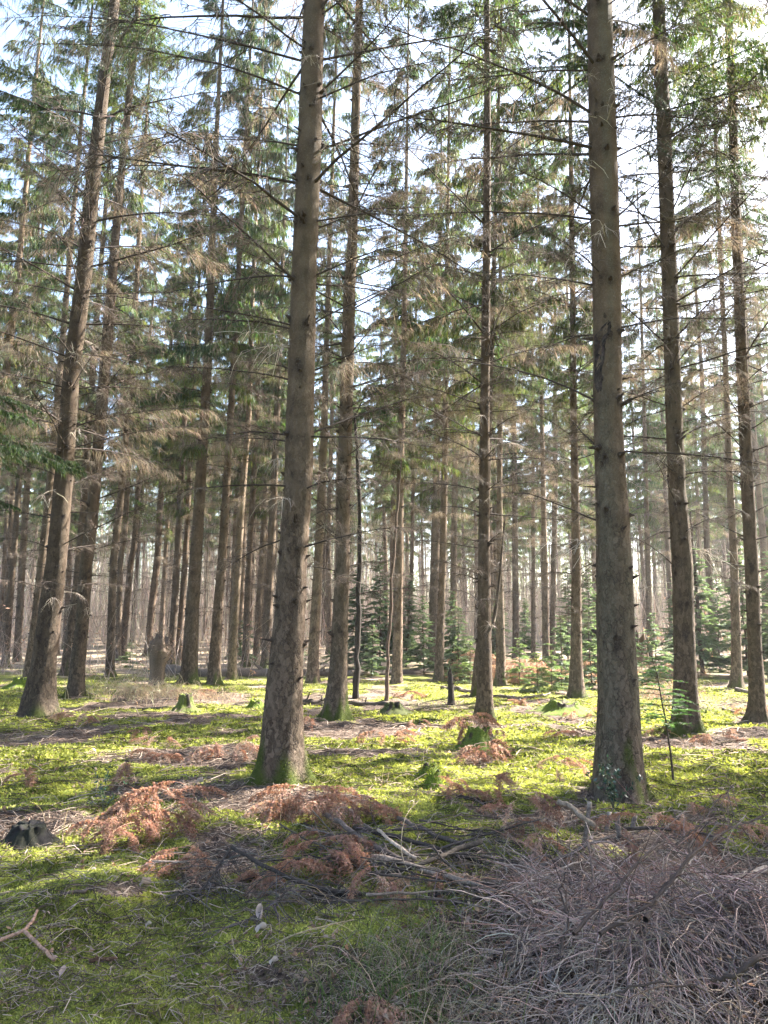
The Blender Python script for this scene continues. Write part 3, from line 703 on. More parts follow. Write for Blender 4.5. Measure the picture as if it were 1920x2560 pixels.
for b, p_, lab, ht, c, d in MID:
    tree(b, p_, lab, Ht=ht+5, crown=c, dead=d, moss=.55, sides=16, lo=.14)

def wound():
    e, z, x, r = NT['T33']; By = e.location.y
    mb = MB(); zs = np.linspace(pxat(1520, 985, By)[2], pxat(1520, 815, By)[2], 26)-e.location.z; t = np.linspace(0, 1, 26)
    px = np.interp(t, [0, .25, .6, .78, .86, 1], [1506, 1504, 1512, 1512, 1522, 1535]); w = np.interp(t, [0, .15, .6, .75, .84, .92, 1], [3, 9, 10, 15, 22, 11, 4])*(1+R.normal(0, .12, 26))
    rows = []
    for k in range(26):
        rr = np.interp(zs[k], z, r); xc = np.interp(zs[k], z, x); yc = .03*math.sin(zs[k]*.35+1545+1985)
        X = (px[k]-960)/F*By/cp-e.location.x; W = w[k]/F*By
        u = np.clip((X+W*np.linspace(-1, 1, 7)-xc)/rr, -.97, .97)
        dep = np.array([1.03, 1.06, 1.005, .99, 1.01, 1.07, 1.03])+R.normal(0, .012, 7)
        rows.append(np.stack([xc+u*rr*dep, yc-np.sqrt(1-u*u)*rr*dep, np.full(7, zs[k])+R.normal(0, .006, 7)], -1))
    V = np.concatenate(rows); i = (np.arange(25)[:, None]*7+np.arange(6)[None]).ravel()
    mb.add(V, np.stack([i, i+1, i+8, i+7], -1), jit((.035, .025, .020), len(V), .5))
    o = inst('bark_wound', mb.mesh('bark_wound', [WOOD]), e); o['label'] = 'long black resin scar in the bark'
wound()
# ---- background wood: copies of four generic spruces
taken = [gp(*m[0])[:2] for m in MID]+[np.array(v[0].location)[:2] for v in NT.values()]
GRP = {}
def generic(x, y, label, group, k=None, s=None):
    k = int(R.integers(4)) if k is None else k; s = R.uniform(1.1, 1.38) if s is None else s
    e = empty(SPR, (x, y, H(x, y)), label, 'tree', group, R.uniform(0, 6.28), s)
    e.rotation_euler = (R.normal(0, .012), R.normal(.008, .012), R.uniform(0, 6.28))
    tn = R.uniform(.9, 1.5); inst('trunk', GT[k], e).color = (tn, tn, tn, 1); c = int(R.integers(4))  # random bark tone, kept pale so sun and haze are partly painted in
    inst('crown', CROWN[c], e, rot=(0, 0, R.uniform(0, 6.28))); inst('dead_branches', DEAD[c], e, rot=(0, 0, R.uniform(0, 6.28)))
    return e
def ok(x, y, dmin):
    for t in taken:
        if (t[0]-x)**2+(t[1]-y)**2 < dmin*dmin: return False
    taken.append(np.array([x, y])); return True
cnt = 0; tries = 0
while cnt < 150 and tries < 20000:
    tries += 1
    y = 31+60*R.uniform(0, 1)**1.15; x = R.uniform(-1, 1)*(y*.56+3)
    if x > .05*y and y < 60 and R.uniform() < .45: continue
    if not ok(x, y, 2.6 if y < 50 else 2.2): continue
    side = 'left' if x < -y*.17 else ('right' if x > y*.17 else 'middle')
    generic(x, y, {'left': 'thin hazy spruce in the dense wood far behind the left trunks', 'right': 'thin hazy spruce in the dense wood far behind the right trunks', 'middle': 'thin hazy spruce in the dense wood far behind the middle of the clearing'}[side], 'hazy spruces of the far wood, '+side)
    cnt += 1
# ---- unseen trees added outside the frame, the right-hand ones placed to shade the foreground
OUT = [(5.6, 4.2), (8.5, 7.2), (9.5, 4.0), (6.2, 7.4), (7.7, 10.2), (10.2, 9.6), (11.5, 12.4), (15, 12.6), (14.2, 14.6), (20, 16.3), (24.5, 19.4), (6.8, 1.2), (11, .5), (15.5, 3),
       (28, 25),
       (-9.5, 10.5), (-8.2, 6.8), (-12.5, 15), (-15, 20), (-13.5, 23), (-19, 27), (-18, 12), (-24, 33)]
for x, y in OUT:
    generic(x, y, 'unseen tall spruce added outside the frame beside the clearing', 'unseen spruces added around the clearing outside the frame')

# ------------------------------------------------------------------ far wood as one mass
def far_wood():
    mb = MB()
    n = 900; y = R.uniform(80, 150, n); x = R.uniform(-1, 1, n)*(y*.75)
    z = Hn(x, y); h = R.uniform(15, 22, n); r = R.uniform(.07, .14, n)
    s = np.linspace(0, 1, 4)[None, :, None]
    P = np.stack([x, y, z-.2], -1)[:, None]+np.stack([R.normal(0, .5, n), R.normal(0, .5, n), h], -1)[:, None]*s
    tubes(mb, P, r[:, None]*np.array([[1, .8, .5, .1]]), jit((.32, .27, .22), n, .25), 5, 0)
    # thin bare brush between the far trunks
    n = 26000; y = R.uniform(46, 130, n); x = R.uniform(-1, 1, n)*(y*.65); z = Hn(x, y)
    h = R.uniform(1, 7, n)*np.where(x < 0, 1.25, .8); a = R.uniform(0, 6.28, n); ln = R.uniform(0, .5, n)
    P = np.stack([x, y, z+R.uniform(0, 3.0, n)*(R.uniform(0, 1, n) < .5)], -1)[:, None]+np.stack([np.cos(a)*ln*h, np.sin(a)*ln*h, h], -1)[:, None]*s
    P[:, 1:, :2] += np.cumsum(R.normal(0, .12, (n, 3, 2)), axis=1)
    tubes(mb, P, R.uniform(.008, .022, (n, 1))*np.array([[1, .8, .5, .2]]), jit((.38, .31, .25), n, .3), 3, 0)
    # foliage of the far crowns
    n = 120000; y = R.uniform(84, 150, n); x = R.uniform(-1, 1, n)*(y*.75); k = R.uniform(0, 1, n) < smooth(.25, .6, fbm(x*.35, y*.02+x*0, 71, 2)); x, y = x[k], y[k]; n = len(x); z = .5+20*R.uniform(0, 1, n)**.9
    D = np.stack([R.normal(0, .5, n), R.normal(0, .5, n), R.normal(-.7, .4, n)], -1)
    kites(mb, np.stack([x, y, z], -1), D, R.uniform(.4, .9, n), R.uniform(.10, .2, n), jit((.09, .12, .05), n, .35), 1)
    tag(mb.obj('far_wood', [TWIG, NEEDLE]), 'distant mass of thin trunks, bare brush and dark crowns closing the view', 'wood', kind='stuff')
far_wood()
def brushwood():
    mb = MB(); n = 5200
    y = 24+34*R.uniform(0, 1, n); x = R.uniform(-1, 1, n)*(y*.56+1)
    k = (fbm(x*.16, y*.16, 61, 2)+.10*(x < 0)) > .5; x, y = x[k], y[k]; n = len(x); z = Hn(x, y)
    h = R.uniform(.3, 2.2, n)*np.where(R.uniform(0, 1, n) < .12, 1.9, 1); a = R.uniform(0, 6.28, n); ln = np.abs(R.normal(0, .55, n))
    s = np.linspace(0, 1, 4)[None, :, None]
    P = np.stack([x, y, z-.05], -1)[:, None]+np.stack([np.cos(a)*ln*h, np.sin(a)*ln*h, h], -1)[:, None]*s
    P[:, :, 2] -= (h*.3*ln)[:, None]*s[:, :, 0]**2; P[:, 1:, :2] += np.cumsum(R.normal(0, .05, (n, 3, 2)), axis=1)
    tubes(mb, P, R.uniform(.004, .011, (n, 1))*np.array([[1, .8, .55, .2]]), jit((.38, .30, .24), n, .25), 3, 0)
    i = R.integers(0, n, n*2); t = R.uniform(.2, 1, n*2)[:, None]
    B = P[i, 1]*(1-t)+P[i, 3]*t
    kites(mb, B, R.normal(0, 1, (n*2, 3))+np.array([0, 0, -.2]), R.uniform(.06, .2, n*2), R.uniform(.02, .05, n*2), jit((.30, .20, .14), n*2, .3), 1)
    tag(mb.obj('undergrowth', [TWIG, DRY]), 'low tangle of dry brown brush and bracken between the farther trunks', 'undergrowth', kind='stuff')
brushwood()

# ------------------------------------------------------------------ young spruces
def sapling_meshes(h, nwh, Lm, per, green, seed):
    """stem and needled foliage of a young spruce or fir"""
    st = MB(); fo = MB()
    s = np.linspace(0, 1, 8); ax = np.zeros((8, 3)); ax[:, 2] = h*s; ax[1:, :2] = np.cumsum(R.normal(0, .008*h, (7, 2)), axis=0)
    tubes(st, ax[None], (.005+.008*h*(1-s))[None]*.9, (.07, .05, .035), 6)
    zs = np.linspace(.08, .96, nwh)
    for f0 in zs:
        for k in range(per):
            f = float(np.clip(f0+R.normal(0, .6/nwh), .05, .97))
            a = R.uniform(0, 6.28); L = Lm*(1.08-f)*R.uniform(.45, 1.2)+.03
            B = along(ax, np.array([f]))[0]; up = R.uniform(-.1, .5)*(.3+f)
            q = np.linspace(0, 1, 5); br = B+np.stack([np.cos(a)*L*q, np.sin(a)*L*q, L*(up*q-.22*q*q)], -1)
            tubes(st, br[None], np.array([[.004, .0035, .003, .002, .001]])*max(.6, h), (.09, .065, .045), 3)
            n = int(85*L/.4)+26
            t = R.uniform(.1, 1, n); P = along(br, t); sd = R.choice([-1, 1], n)
            d = nrm(np.stack([np.cos(a)*.7-np.sin(a)*sd, np.sin(a)*.7+np.cos(a)*sd, R.normal(0, .22, n)], -1))
            kites(fo, P, d, (.04+.32*L*(1-t))*R.uniform(.5, 1.1, n), R.uniform(.012, .024, n)*max(.7, min(1.5, h*.7)), jit(green, n, .25), 0, sag=.1)
    kites(fo, np.repeat(ax[-2:-1], 12, 0)+np.array([0, 0, 1])*R.uniform(0, h*.1, (12, 1)), R.normal(0, .5, (12, 3))+np.array([0, 0, .8]), .06, .014, jit(green, 12, .2))
    return st.mesh('stem', [TWIG]), fo.mesh('foliage', [NEEDLE])
SAP = [sapling_meshes(1.0, 8, .5, 5, (.15, .20, .10), 0), sapling_meshes(1.8, 11, .75, 6, (.14, .185, .12), 1), sapling_meshes(3.6, 18, 1.15, 7, (.115, .16, .095), 2), sapling_meshes(.8, 6, .55, 6, (.14, .18, .09), 3)]
def sapling(px, py, k, s, lab, group='young green spruces under the tall trunks', yd=None, name='young_spruce'):
    P = gp(px, py); e = empty(name, P, lab, 'young tree', group, R.uniform(0, 6.28), s)
    inst('stem', SAP[k][0], e); inst('foliage', SAP[k][1], e)
YS = [(1405, 1722, 1, 1.05, 'bright green young spruce left of the slim smooth trunk'), (1345, 1730, 3, 1.2, 'small pale young spruce in front of the pale bracken mound'),
      (1300, 1712, 0, 1.3, 'low spreading young spruce just right of the white edged trunk'), (1380, 1728, 0, 1.0, 'low young spruce between two bright ones before the slim smooth trunk'),
      (1150, 1702, 1, 1.25, 'light green young spruce left of the slim dark trunk'), (1130, 1690, 2, .8, 'taller young spruce behind the charred post'),
      (1060, 1685, 2, .75, 'dark young spruce beyond the middle spruce'), (1175, 1708, 3, 1.5, 'sunny young spruce tucked by the flared mossy root'),
      (1480, 1718, 1, 1.2, 'young spruce half behind the nearest right trunk on its left'), (1490, 1690, 2, 1.0, 'tall young spruce rising behind the nearest right trunk'),
      (1640, 1705, 1, 1.1, 'blue green young spruce between the two right trunks'), (1690, 1680, 2, .95, 'dark bushy young spruce behind the sunlit edged trunk'),
      (1760, 1690, 2, 1.15, 'dark bushy young spruce right of the sunlit edged trunk'), (1800, 1680, 2, 1.0, 'young spruce left of the grey shaded trunk on the right'),
      (1870, 1690, 2, 1.2, 'young spruce between the two trunks at the right edge'), (1930, 1700, 2, 1.1, 'young spruce at the right edge behind the last trunk'),
      (890, 1670, 2, 1.1, 'dark young spruce behind the thin black dead trunk'), (950, 1672, 2, 1.25, 'tall young spruce beyond the thin leaning pole'), (930, 1690, 1, .9, 'small young spruce by the leaning pole'),
      (1015, 1668, 2, 1.0, 'shaded young spruce right of the middle spruce'), (745, 1668, 2, .6, 'dark young spruce peeping beside the nearest left centre trunk'),
      (610, 1662, 1, 1.2, 'small dark young spruce behind the fallen log on the left'), (325, 1668, 3, 1.2, 'little young spruce left of the broken snag'),
      (1560, 1672, 2, .9, 'green young spruce right behind the nearest right trunk'), (1240, 1655, 2, .9, 'young spruce far behind the slim dark trunk'), (1310, 1650, 2, .8, 'young spruce far behind the pale bracken mound'),
      (1420, 1650, 2, 1.2, 'tall dark young spruce far behind the slim smooth trunk')]
for a in YS: sapling(*a)
# the thin sapling beside the nearest right trunk
def thin_sapling():
    B = gp(1684, 1952); e = empty('fir_sapling', B, 'thin fir sapling with a bare lower stem beside the nearest right trunk', 'young tree')
    st = MB(); fo = MB()
    pts = [(1684, 1952), (1676, 1880), (1664, 1800), (1652, 1740), (1644, 1690), (1628, 1640)]
    ax = np.array([pxat(*p, B[1])-B for p in pts]); ax[0] = (0, 0, -.05)
    tubes(st, ax[None], np.array([[.013, .011, .009, .0075, .006, .003]]), (.05, .037, .028), 6)
    for f in np.linspace(.38, .98, 14):
        for k in range(4):
            a = R.uniform(0, 6.28); L = .62*(1.25-f)*R.uniform(.5, 1.1); b = along(ax, np.array([f]))[0]
            q = np.linspace(0, 1, 5); br = b+np.stack([np.cos(a)*L*q, np.sin(a)*L*q, L*(.15*q-.2*q*q)], -1)
            tubes(st, br[None], np.array([[.004, .0035, .003, .002, .001]]), (.07, .05, .035), 3)
            n = int(90*L)+10; t = R.uniform(.15, 1, n); sd = R.choice([-1, 1], n)
            d = np.stack([np.cos(a)*.7-np.sin(a)*sd, np.sin(a)*.7+np.cos(a)*sd, R.normal(0, .15, n)], -1)
            kites(fo, along(br, t), d, (.03+.25*L*(1-t))*R.uniform(.5, 1.1, n), R.uniform(.007, .013, n), jit((.055, .10, .045), n, .25))
    inst('stem', st.mesh('stem', [TWIG]), e); inst('foliage', fo.mesh('foliage', [NEEDLE]), e)
thin_sapling()
# green spruce whose low boughs hang in at the left edge
def left_spruce():
    x, y = -6.02, 9.8; e = empty(SPR, (x, y, H(x, y)), 'dark green spruce whose low boughs hang in from the left edge', 'tree')
    inst('trunk', GT[1], e, s=(.8, .8, .9)); inst('crown', CROWN[2], e, (0, 0, 1.5), s=(.9, .9, 1.0))
    for z_, a, L in [(4.7, .35, .9), (4.45, -.2, 1.0), (4.1, .3, 1.15), (3.95, -.1, 1.25), (3.3, .2, .8), (4.4, 1.2, 1), (3.6, -1.2, 1), (4.9, 2.4, 1), (4.2, 3.6, 1)]:
        inst('branch', NEARL[int(R.integers(4))], e, (.1*math.cos(a), .1*math.sin(a), z_), (0, .02, a), L*.74)
left_spruce()
# holly sprig at the foot of the nearest right trunk
def holly(px, py, lab, h, n, spread, s=1):
    B = gp(px, py); e = empty('holly_plant', B, lab, 'plant')
    st = MB(); lf = MB()
    for k in range(n):
        a = R.uniform(0, 6.28); L = h*R.uniform(.6, 1.1)
        q = np.linspace(0, 1, 6); lx = R.normal(0, spread); ly = R.normal(0, spread*.6)
        P = np.stack([lx*q**1.3, ly*q**1.3, L*q-.08*L*q*q], -1); P[1:] += R.normal(0, .006, (5, 3))
        tubes(st, P[None], np.array([[.004, .0036, .003, .0025, .002, .001]])*s, (.09, .085, .05), 4)
        m = int(26*L/.4)+6; t = R.uniform(.25, 1, m); D = R.normal(0, 1, (m, 3))+np.array([0, 0, .35])
        kites(lf, along(P, t), D, R.uniform(.028, .05, m)*s, R.uniform(.014, .024, m)*s, jit((.045, .075, .045), m, .25))
    inst('stem', st.mesh('stem', [TWIG]), e); inst('leaves', lf.mesh('leaves', [GLOSS]), e)
holly(1535, 2028, 'small glossy holly plant in front of the nearest right trunk', .48, 9, .12)
holly(258, 2030, 'thin holly seedling with dark leaves on a bent stem, left of the soil patch', .42, 3, .14, .9)

# ------------------------------------------------------------------ poles, stumps, snags, logs
def pole(pts, ws, lab, col, name='dead_tree', cat='dead tree', twigs=40, sides=9, hgt=None):
    B = gp(*pts[0]); P = np.array([pxat(*p, B[1])-B for p in pts]); P[0, 2] = -.08
    dep = B[1]; r = np.array(ws)*.5/F*dep
    n = 26; s = np.linspace(0, 1, n); A = along(P, s); A[1:] += R.normal(0, .012, (n-1, 3)); rr = np.interp(s, np.linspace(0, 1, len(r)), r)*(1+R.normal(0, .07, n))
    rr[0] *= 1.35
    mb = MB(); tubes(mb, A[None], rr[None], col, sides)
    e = empty(name, B, lab, cat); inst('stem', mb.mesh('stem', [WOOD], True), e)
    if twigs:
        mb = MB(); t = R.uniform(.25, 1, twigs); b = along(A, t); a = R.uniform(0, 6.28, twigs); l = R.uniform(.08, .6, twigs)[:, None]
        d = np.stack([np.cos(a), np.sin(a), R.normal(.15, .3, twigs)], -1)
        tubes(mb, np.stack([b, b+d*l*.5, b+d*l+np.array([0, 0, -.1])*l], 1), np.array([[.005, .004, .0015]]), jit(col, twigs, .2)*1.3, 3)
        inst('twigs', mb.mesh('twigs', [TWIG]), e)
    return e
pole([(889, 1745), (893, 1640), (897, 1520), (900, 1400), (899, 1279), (893, 1120), (887, 1030)], [18, 14, 13, 11, 11, 9, 5], 'thin black dead trunk with short snags just right of the mossy footed trunk', np.array([.030, .024, .019]))
pole([(965, 1751), (972, 1600), (983, 1400), (995, 1250), (1004, 1150)], [10, 8, 7, 6, 3], 'thin brown pole leaning across the middle spruce', np.array([.09, .062, .045]), twigs=25)
pole([(1756, 1689), (1750, 1600), (1738, 1440), (1725, 1280)], [10, 9, 8, 4], 'thin bent dead stem right behind the sunlit edged trunk', np.array([.06, .045, .035]), twigs=30)
# side shoot of the slim dark trunk
def side_shoot():
    e, z, x, r = NT['T26']; dep = e.location.y
    P = np.array([pxat(*p, dep)-np.array(e.location) for p in [(1212, 1585), (1231, 1562), (1240, 1510), (1248, 1440), (1254, 1370), (1262, 1290)]]); P[:, 1] -= .07
    mb = MB(); A = along(P, np.linspace(0, 1, 14)); tubes(mb, A[None], np.linspace(.042, .01, 14)[None], (.06, .045, .033), 8)
    t = R.uniform(.2, 1, 26); b = along(A, t); a = R.uniform(0, 6.28, 26); l = R.uniform(.1, .5, 26)[:, None]
    tubes(mb, np.stack([b, b+np.stack([np.cos(a), np.sin(a), np.full(26, .5)], -1)*l], 1), np.array([[.005, .0015]]), (.08, .06, .045), 3)
    inst('side_shoot', mb.mesh('side_shoot', [TWIG], True), e)
side_shoot()

def stump(px, py, wpx, hpx, lab, col, mossy, name='tree_stump', jag=.25, flare=.9, seed=1, topcol=None, nl=5, hollow=.15):
    """broken or sawn stump: ragged rim, sunken top, spreading root lobes"""
    rs = np.random.default_rng(seed); B = gp(px, py); dep = np.dot(B-CAM, [0, cp, sp])
    r = wpx*.5/F*dep; h = hpx/F*dep; k = 64
    a = np.linspace(0, 2*np.pi, k, endpoint=False)
    ph = (np.arange(nl)+rs.uniform(-.3, .3, nl))*2*np.pi/nl; am = rs.uniform(.3, 1.2, nl)
    lob = sum(am[i]*np.maximum(np.cos(a-ph[i]), 0)**6 for i in range(nl))
    rim = 1+jag*((vn3(np.cos(a)*3.1, np.sin(a)*3.1, np.full(k, seed*1.7), seed)-.6)*2+(vn3(np.cos(a)*9, np.sin(a)*9, np.full(k, seed*1.1), seed)-.5)*1.2)
    rows = []; C = []
    fs = np.r_[-.25, np.linspace(0, 1, 12)]
    for f in fs:
        rr = r*(.62+.38*(1-f)**2+flare*(.2+lob*.6)*np.exp(-max(f, 0)*h/.07)*.8)*(1+.32*(vn3(np.cos(a)*2.6, np.sin(a)*2.6, np.full(k, f*2.2+seed), seed)-.5)+.22*(vn3(np.cos(a)*7, np.sin(a)*7, np.full(k, f*5+seed), seed)-.5))
        z = np.full(k, f*h)*np.where(f > .5, 1+(rim-1)*(f-.5)*2, 1)
        rows.append(np.stack([rr*np.cos(a), rr*np.sin(a), z], -1))
        mm = mossy*smooth(.45, .6, vn3(np.cos(a)*2, np.sin(a)*2, np.full(k, f*3), seed+2)+.25*(1-f)+.1)
        C.append(np.array(col)[None]*(1-mm[:, None])+np.array([.09, .125, .015])[None]*mm[:, None])
    top = rows[-1]
    for q, dz in ((.8, .02), (.5, hollow), (.05, hollow*1.3)):
        t = top.copy(); t[:, :2] *= q; t[:, 2] = t[:, 2]-dz*h+rs.normal(0, .03*h, k); rows.append(t)
        tcm = mossy*smooth(.4, .6, vn3(np.cos(a)*2*q, np.sin(a)*2*q, np.full(k, 9.), seed+4))[:, None]
        C.append(np.array(topcol if topcol else col)[None]*(1-tcm)+np.array([.13, .17, .02])*tcm)
    V = np.concatenate(rows); n = len(rows)
    i = np.arange(n-1)[:, None]*k+np.zeros(k, int); j = np.arange(k)[None]; j2 = (j+1) % k
    Q = np.stack([i+j, i+j2, i+k+j2, i+k+j], -1).reshape(-1, 4)
    e = empty(name, B, lab, 'stump'); mb = MB(); mb.add(V, Q, np.concatenate(C)); inst('stump_wood', mb.mesh('stump_wood', [WOOD], True), e)
    if mossy > .2:
        mb = MB(); nn = 1100; ii = R.integers(0, len(V), nn); P = V[ii]+R.normal(0, .02, (nn, 3))*np.array([1, 1, .5])
        cc = np.concatenate(C)[ii]; keep = cc[:, 1] > .07*1.3; P = P[keep]; nn = len(P)
        if nn: kites(mb, P, R.normal(0, .7, (nn, 3))+np.array([0, 0, .5])+nrm(P)*.6, R.uniform(.01, .028, nn), R.uniform(.004, .010, nn), jit((.10, .12, .018), nn, .45)); inst('moss_cover', mb.mesh('moss_cover', [MOSS]), e)
    return e
stump(462, 1778, 52, 42, 'low dark sawn stump with mossy roots, left of the nearest left centre trunk', (.055, .042, .032), .6, jag=.06, flare=1.3, seed=3)
stump(1200, 1866, 92, 46, 'mossy hollow stump draped with rusty bracken in the middle of the clearing', (.035, .026, .02), .8, jag=.2, flare=.6, seed=5, hollow=.5)
stump(70, 2108, 124, 46, 'charred black rotten stump at the left edge', (.007, .006, .006), .04, jag=.10, flare=.6, seed=8, topcol=(.011, .010, .011), hollow=.06)
stump(1408, 1780, 100, 26, 'low moss covered stump mound left of the nearest right trunk', (.05, .04, .028), 1.0, jag=.3, flare=1.5, seed=9)
stump(640, 1770, 40, 20, 'small mossy stub beside the nearest left centre trunk', (.05, .042, .03), .9, jag=.3, flare=.8, seed=11)
stump(1085, 1968, 46, 34, 'small dark moss tuft on a rotten stub in front of the clearing', (.03, .03, .018), 1.0, jag=.4, flare=.6, seed=12)
stump(50, 1717, 50, 22, 'mossy hump of a rotten stump beside the leaning trunk at the left edge', (.05, .045, .03), 1.0, jag=.3, flare=.9, seed=13)
stump(1075, 1930, 44, 22, 'little black rotten stub with moss left of the bracken draped stump', (.028, .022, .018), .7, jag=.4, flare=.6, seed=15)
stump(1600, 1668, 56, 62, 'rust brown upturned root plate behind the nearest right trunk', (.11, .065, .04), .1, jag=.5, flare=.2, seed=17)
stump(985, 1778, 60, 18, 'dark rotten stub with roots beside the second fallen log', (.04, .03, .024), .4, jag=.5, flare=.9, seed=19)
def snag(pts, ws, lab, col, seed, name='broken_snag', jag=.3, frays=30):
    rs = np.random.default_rng(seed); B = gp(*pts[0]); P = np.array([pxat(*p, B[1])-B for p in pts]); P[0, 2] = -.1
    r = np.array(ws)*.5/F*B[1]; n = 30; k = 22; s = np.linspace(0, 1, n); A = along(P, s); rr = np.interp(s, np.linspace(0, 1, len(r)), r)
    a = np.linspace(0, 2*np.pi, k, endpoint=False); hh = P[-1, 2]
    rag = 1-jag*(.6*vn3(np.cos(a)*2.0, np.sin(a)*2.0, a*0, seed)+.6*vn3(np.cos(a)*8, np.sin(a)*8, a*0, seed+1))
    V = []
    for i in range(n):
        q = rr[i]*(1+.45*(vn3(np.cos(a)*2.4, np.sin(a)*2.4, np.full(k, s[i]*5), seed)-.5)+.2*(vn3(np.cos(a)*7, np.sin(a)*7, np.full(k, s[i]*9), seed)-.5))
        z = A[i, 2]*(1+(rag-1)*s[i]**2)
        V.append(np.stack([A[i, 0]+q*np.cos(a), A[i, 1]+q*np.sin(a), z], -1))
    c_ = V[-1].copy(); c_[:, :2] = A[-1, :2]+(c_[:, :2]-A[-1, :2])*.1; c_[:, 2] -= .12*hh; V.append(c_); n += 1
    V = np.concatenate(V); i = np.arange(n-1)[:, None]*k+np.zeros(k, int); j = np.arange(k)[None]; j2 = (j+1) % k
    C = np.array(col)[None]*(.45+1.1*vn3(V[:, 0]*9, V[:, 1]*9, V[:, 2]*3, seed)[:, None])
    mb = MB(); mb.add(V, np.stack([i+j, i+j2, i+k+j2, i+k+j], -1).reshape(-1, 4), C)
    e = empty(name, B, lab, 'dead tree'); inst('stem', mb.mesh('stem', [WOOD], False), e)
    if frays:
        mb = MB(); ii = rs.integers(len(V)//3, len(V), frays); p0 = V[ii]; d = nrm(rs.normal(0, .5, (frays, 3))+np.array([0, 0, .5])); l = rs.uniform(.04, .2, frays)[:, None]
        tubes(mb, np.stack([p0, p0+d*l*.5, p0+d*l+np.array([0, 0, -.03])], 1), np.array([[.012, .008, .002]]), jit(col, frays, .3), 4); inst('splinters', mb.mesh('splinters', [WOOD]), e)
    return e
snag([(392, 1712), (396, 1660), (400, 1622), (399, 1596), (403, 1566)], [34, 40, 54, 48, 34], 'ragged rotten snag at the end of the fallen log on the left', (.13, .095, .07), 4, jag=.42, frays=140)
snag([(1128, 1762), (1127, 1720), (1124, 1656)], [18, 14, 8], 'charred standing post with a split top in the middle of the clearing', (.035, .028, .022), 6, name='charred_post', jag=.3, frays=8)

def log(pts, r0, r1, lab, col, cat='fallen log', name='fallen_log', sides=14, knots=14, lift=0, bump=.08, tw=0, cut=True, mat=None, hs=None, seed=0):
    """stick or log lying along ground points taken from the photograph; h lifts each point above the soil"""
    hs = [0]*len(pts) if hs is None else hs
    P = np.array([gp(p[0], p[1], h) for p, h in zip(pts, hs)])
    Ltot = np.linalg.norm(np.diff(P, axis=0), axis=1).sum()
    n = int(np.clip(Ltot/.08, 10, 70)); A = along(P, np.linspace(0, 1, n))
    if len(P) > 2: # smooth corners
        for _ in range(max(1, n//12)): A[1:-1] = .25*A[:-2]+.5*A[1:-1]+.25*A[2:]
    rr = np.linspace(r0, r1, n)
    A[:, 2] = np.maximum(A[:, 2], Hn(A[:, 0], A[:, 1])+rr*.5)
    A[1:-1] += R.normal(0, min(r0, .02)*.25, (n-2, 3))
    o = A[0].copy(); o[2] = H(o[0], o[1]); A = A-o
    T_ = nrm(np.gradient(A, axis=0)); up = np.array([0, 0, 1.]); S = nrm(np.cross(T_, np.where(np.abs(T_[:, 2:3]) > .9, [1., 0, 0], up))); U = np.cross(S, T_)
    a = np.linspace(0, 2*np.pi, sides, endpoint=False)
    q = rr[:, None]*(1+bump*2*(vn3(np.cos(a)[None]*2+seed, np.sin(a)[None]*2, np.arange(n)[:, None]*.5+a[None]*0, seed)-.5))
    V = A[:, None]+q[..., None]*(S[:, None]*np.cos(a)[None, :, None]+U[:, None]*np.sin(a)[None, :, None])
    V = V.reshape(-1, 3); C = np.array(col)[None]*(.6+.8*vn3(V[:, 0]*6, V[:, 1]*6, V[:, 2]*6, seed)[:, None])
    rows = n
    ends = [np.tile(A[-1], (sides, 1))+T_[-1]*.003, ]
    V = np.concatenate([np.tile(A[0], (sides, 1))-T_[0]*.003, V, ends[0]]); C = np.concatenate([np.tile(np.array([.36, .27, .18]) if cut else C[0], (sides, 1)), C, np.tile(C[-1], (sides, 1))]); n = rows+2
    i = np.arange(n-1)[:, None]*sides+np.zeros(sides, int); j = np.arange(sides)[None]; j2 = (j+1) % sides
    mb = MB(); mb.add(V, np.stack([i+j, i+j2, i+sides+j2, i+sides+j], -1).reshape(-1, 4), C)
    if knots:
        t = R.uniform(.05, .97, knots); b = along(A, t); d = nrm(R.normal(0, 1, (knots, 3))+np.array([0, 0, .5])); l = R.uniform(1.2, 3.5, knots)[:, None]*np.interp(t, [0, 1], [r0, r1])[:, None]
        tubes(mb, np.stack([b, b+d*l*.6, b+d*l], 1), np.interp(t, [0, 1], [r0, r1])[:, None]*np.array([[.3, .24, .14]]), np.array(col)*.9, 5)
    ob = mb.mesh(name, [mat or WOOD], True)
    if tw:
        e = empty(name, o, lab, cat); inst('stem', ob, e)
        mb = MB(); t = R.uniform(.02, 1, tw); b = along(A, t); a = R.uniform(0, 6.28, tw); l = R.uniform(.08, .42, tw)[:, None]
        d = nrm(np.stack([np.cos(a), np.sin(a), R.normal(-.1, .5, tw)], -1)); q = np.linspace(0, 1, 5)[None, :, None]
        TP = b[:, None]+d[:, None]*l[:, None]*q+np.array([0, 0, -.45])*l[:, None]*q**2+np.cumsum(R.normal(0, .006, (tw, 5, 3)), axis=1)*np.minimum(q*4, 1)
        g = Hn(TP[..., 0]+o[0], TP[..., 1]+o[1])-o[2]; TP[..., 2] = np.maximum(TP[..., 2], g+.004)
        tubes(mb, TP, np.array([[.0034, .003, .0025, .002, .001]])*R.uniform(.6, 1.2, (tw, 1)), jit(np.array(col)*1.6+.02, tw, .3), 3)
        inst('twigs', mb.mesh('twigs', [TWIG]), e)
        return e
    e = bpy.data.objects.new(name, ob); COL.objects.link(e); e.location = o
    return tag(e, lab, cat)
LG = (.11, .085, .068); BK = (.040, .031, .026)
log([(408, 1682), (470, 1690), (560, 1691), (650, 1690), (760, 1688), (830, 1690), (900, 1690), (1080, 1682)], .20, .10, 'long thick fallen log lying across the clearing behind the trunks', (.13, .10, .082), knots=26, seed=1)
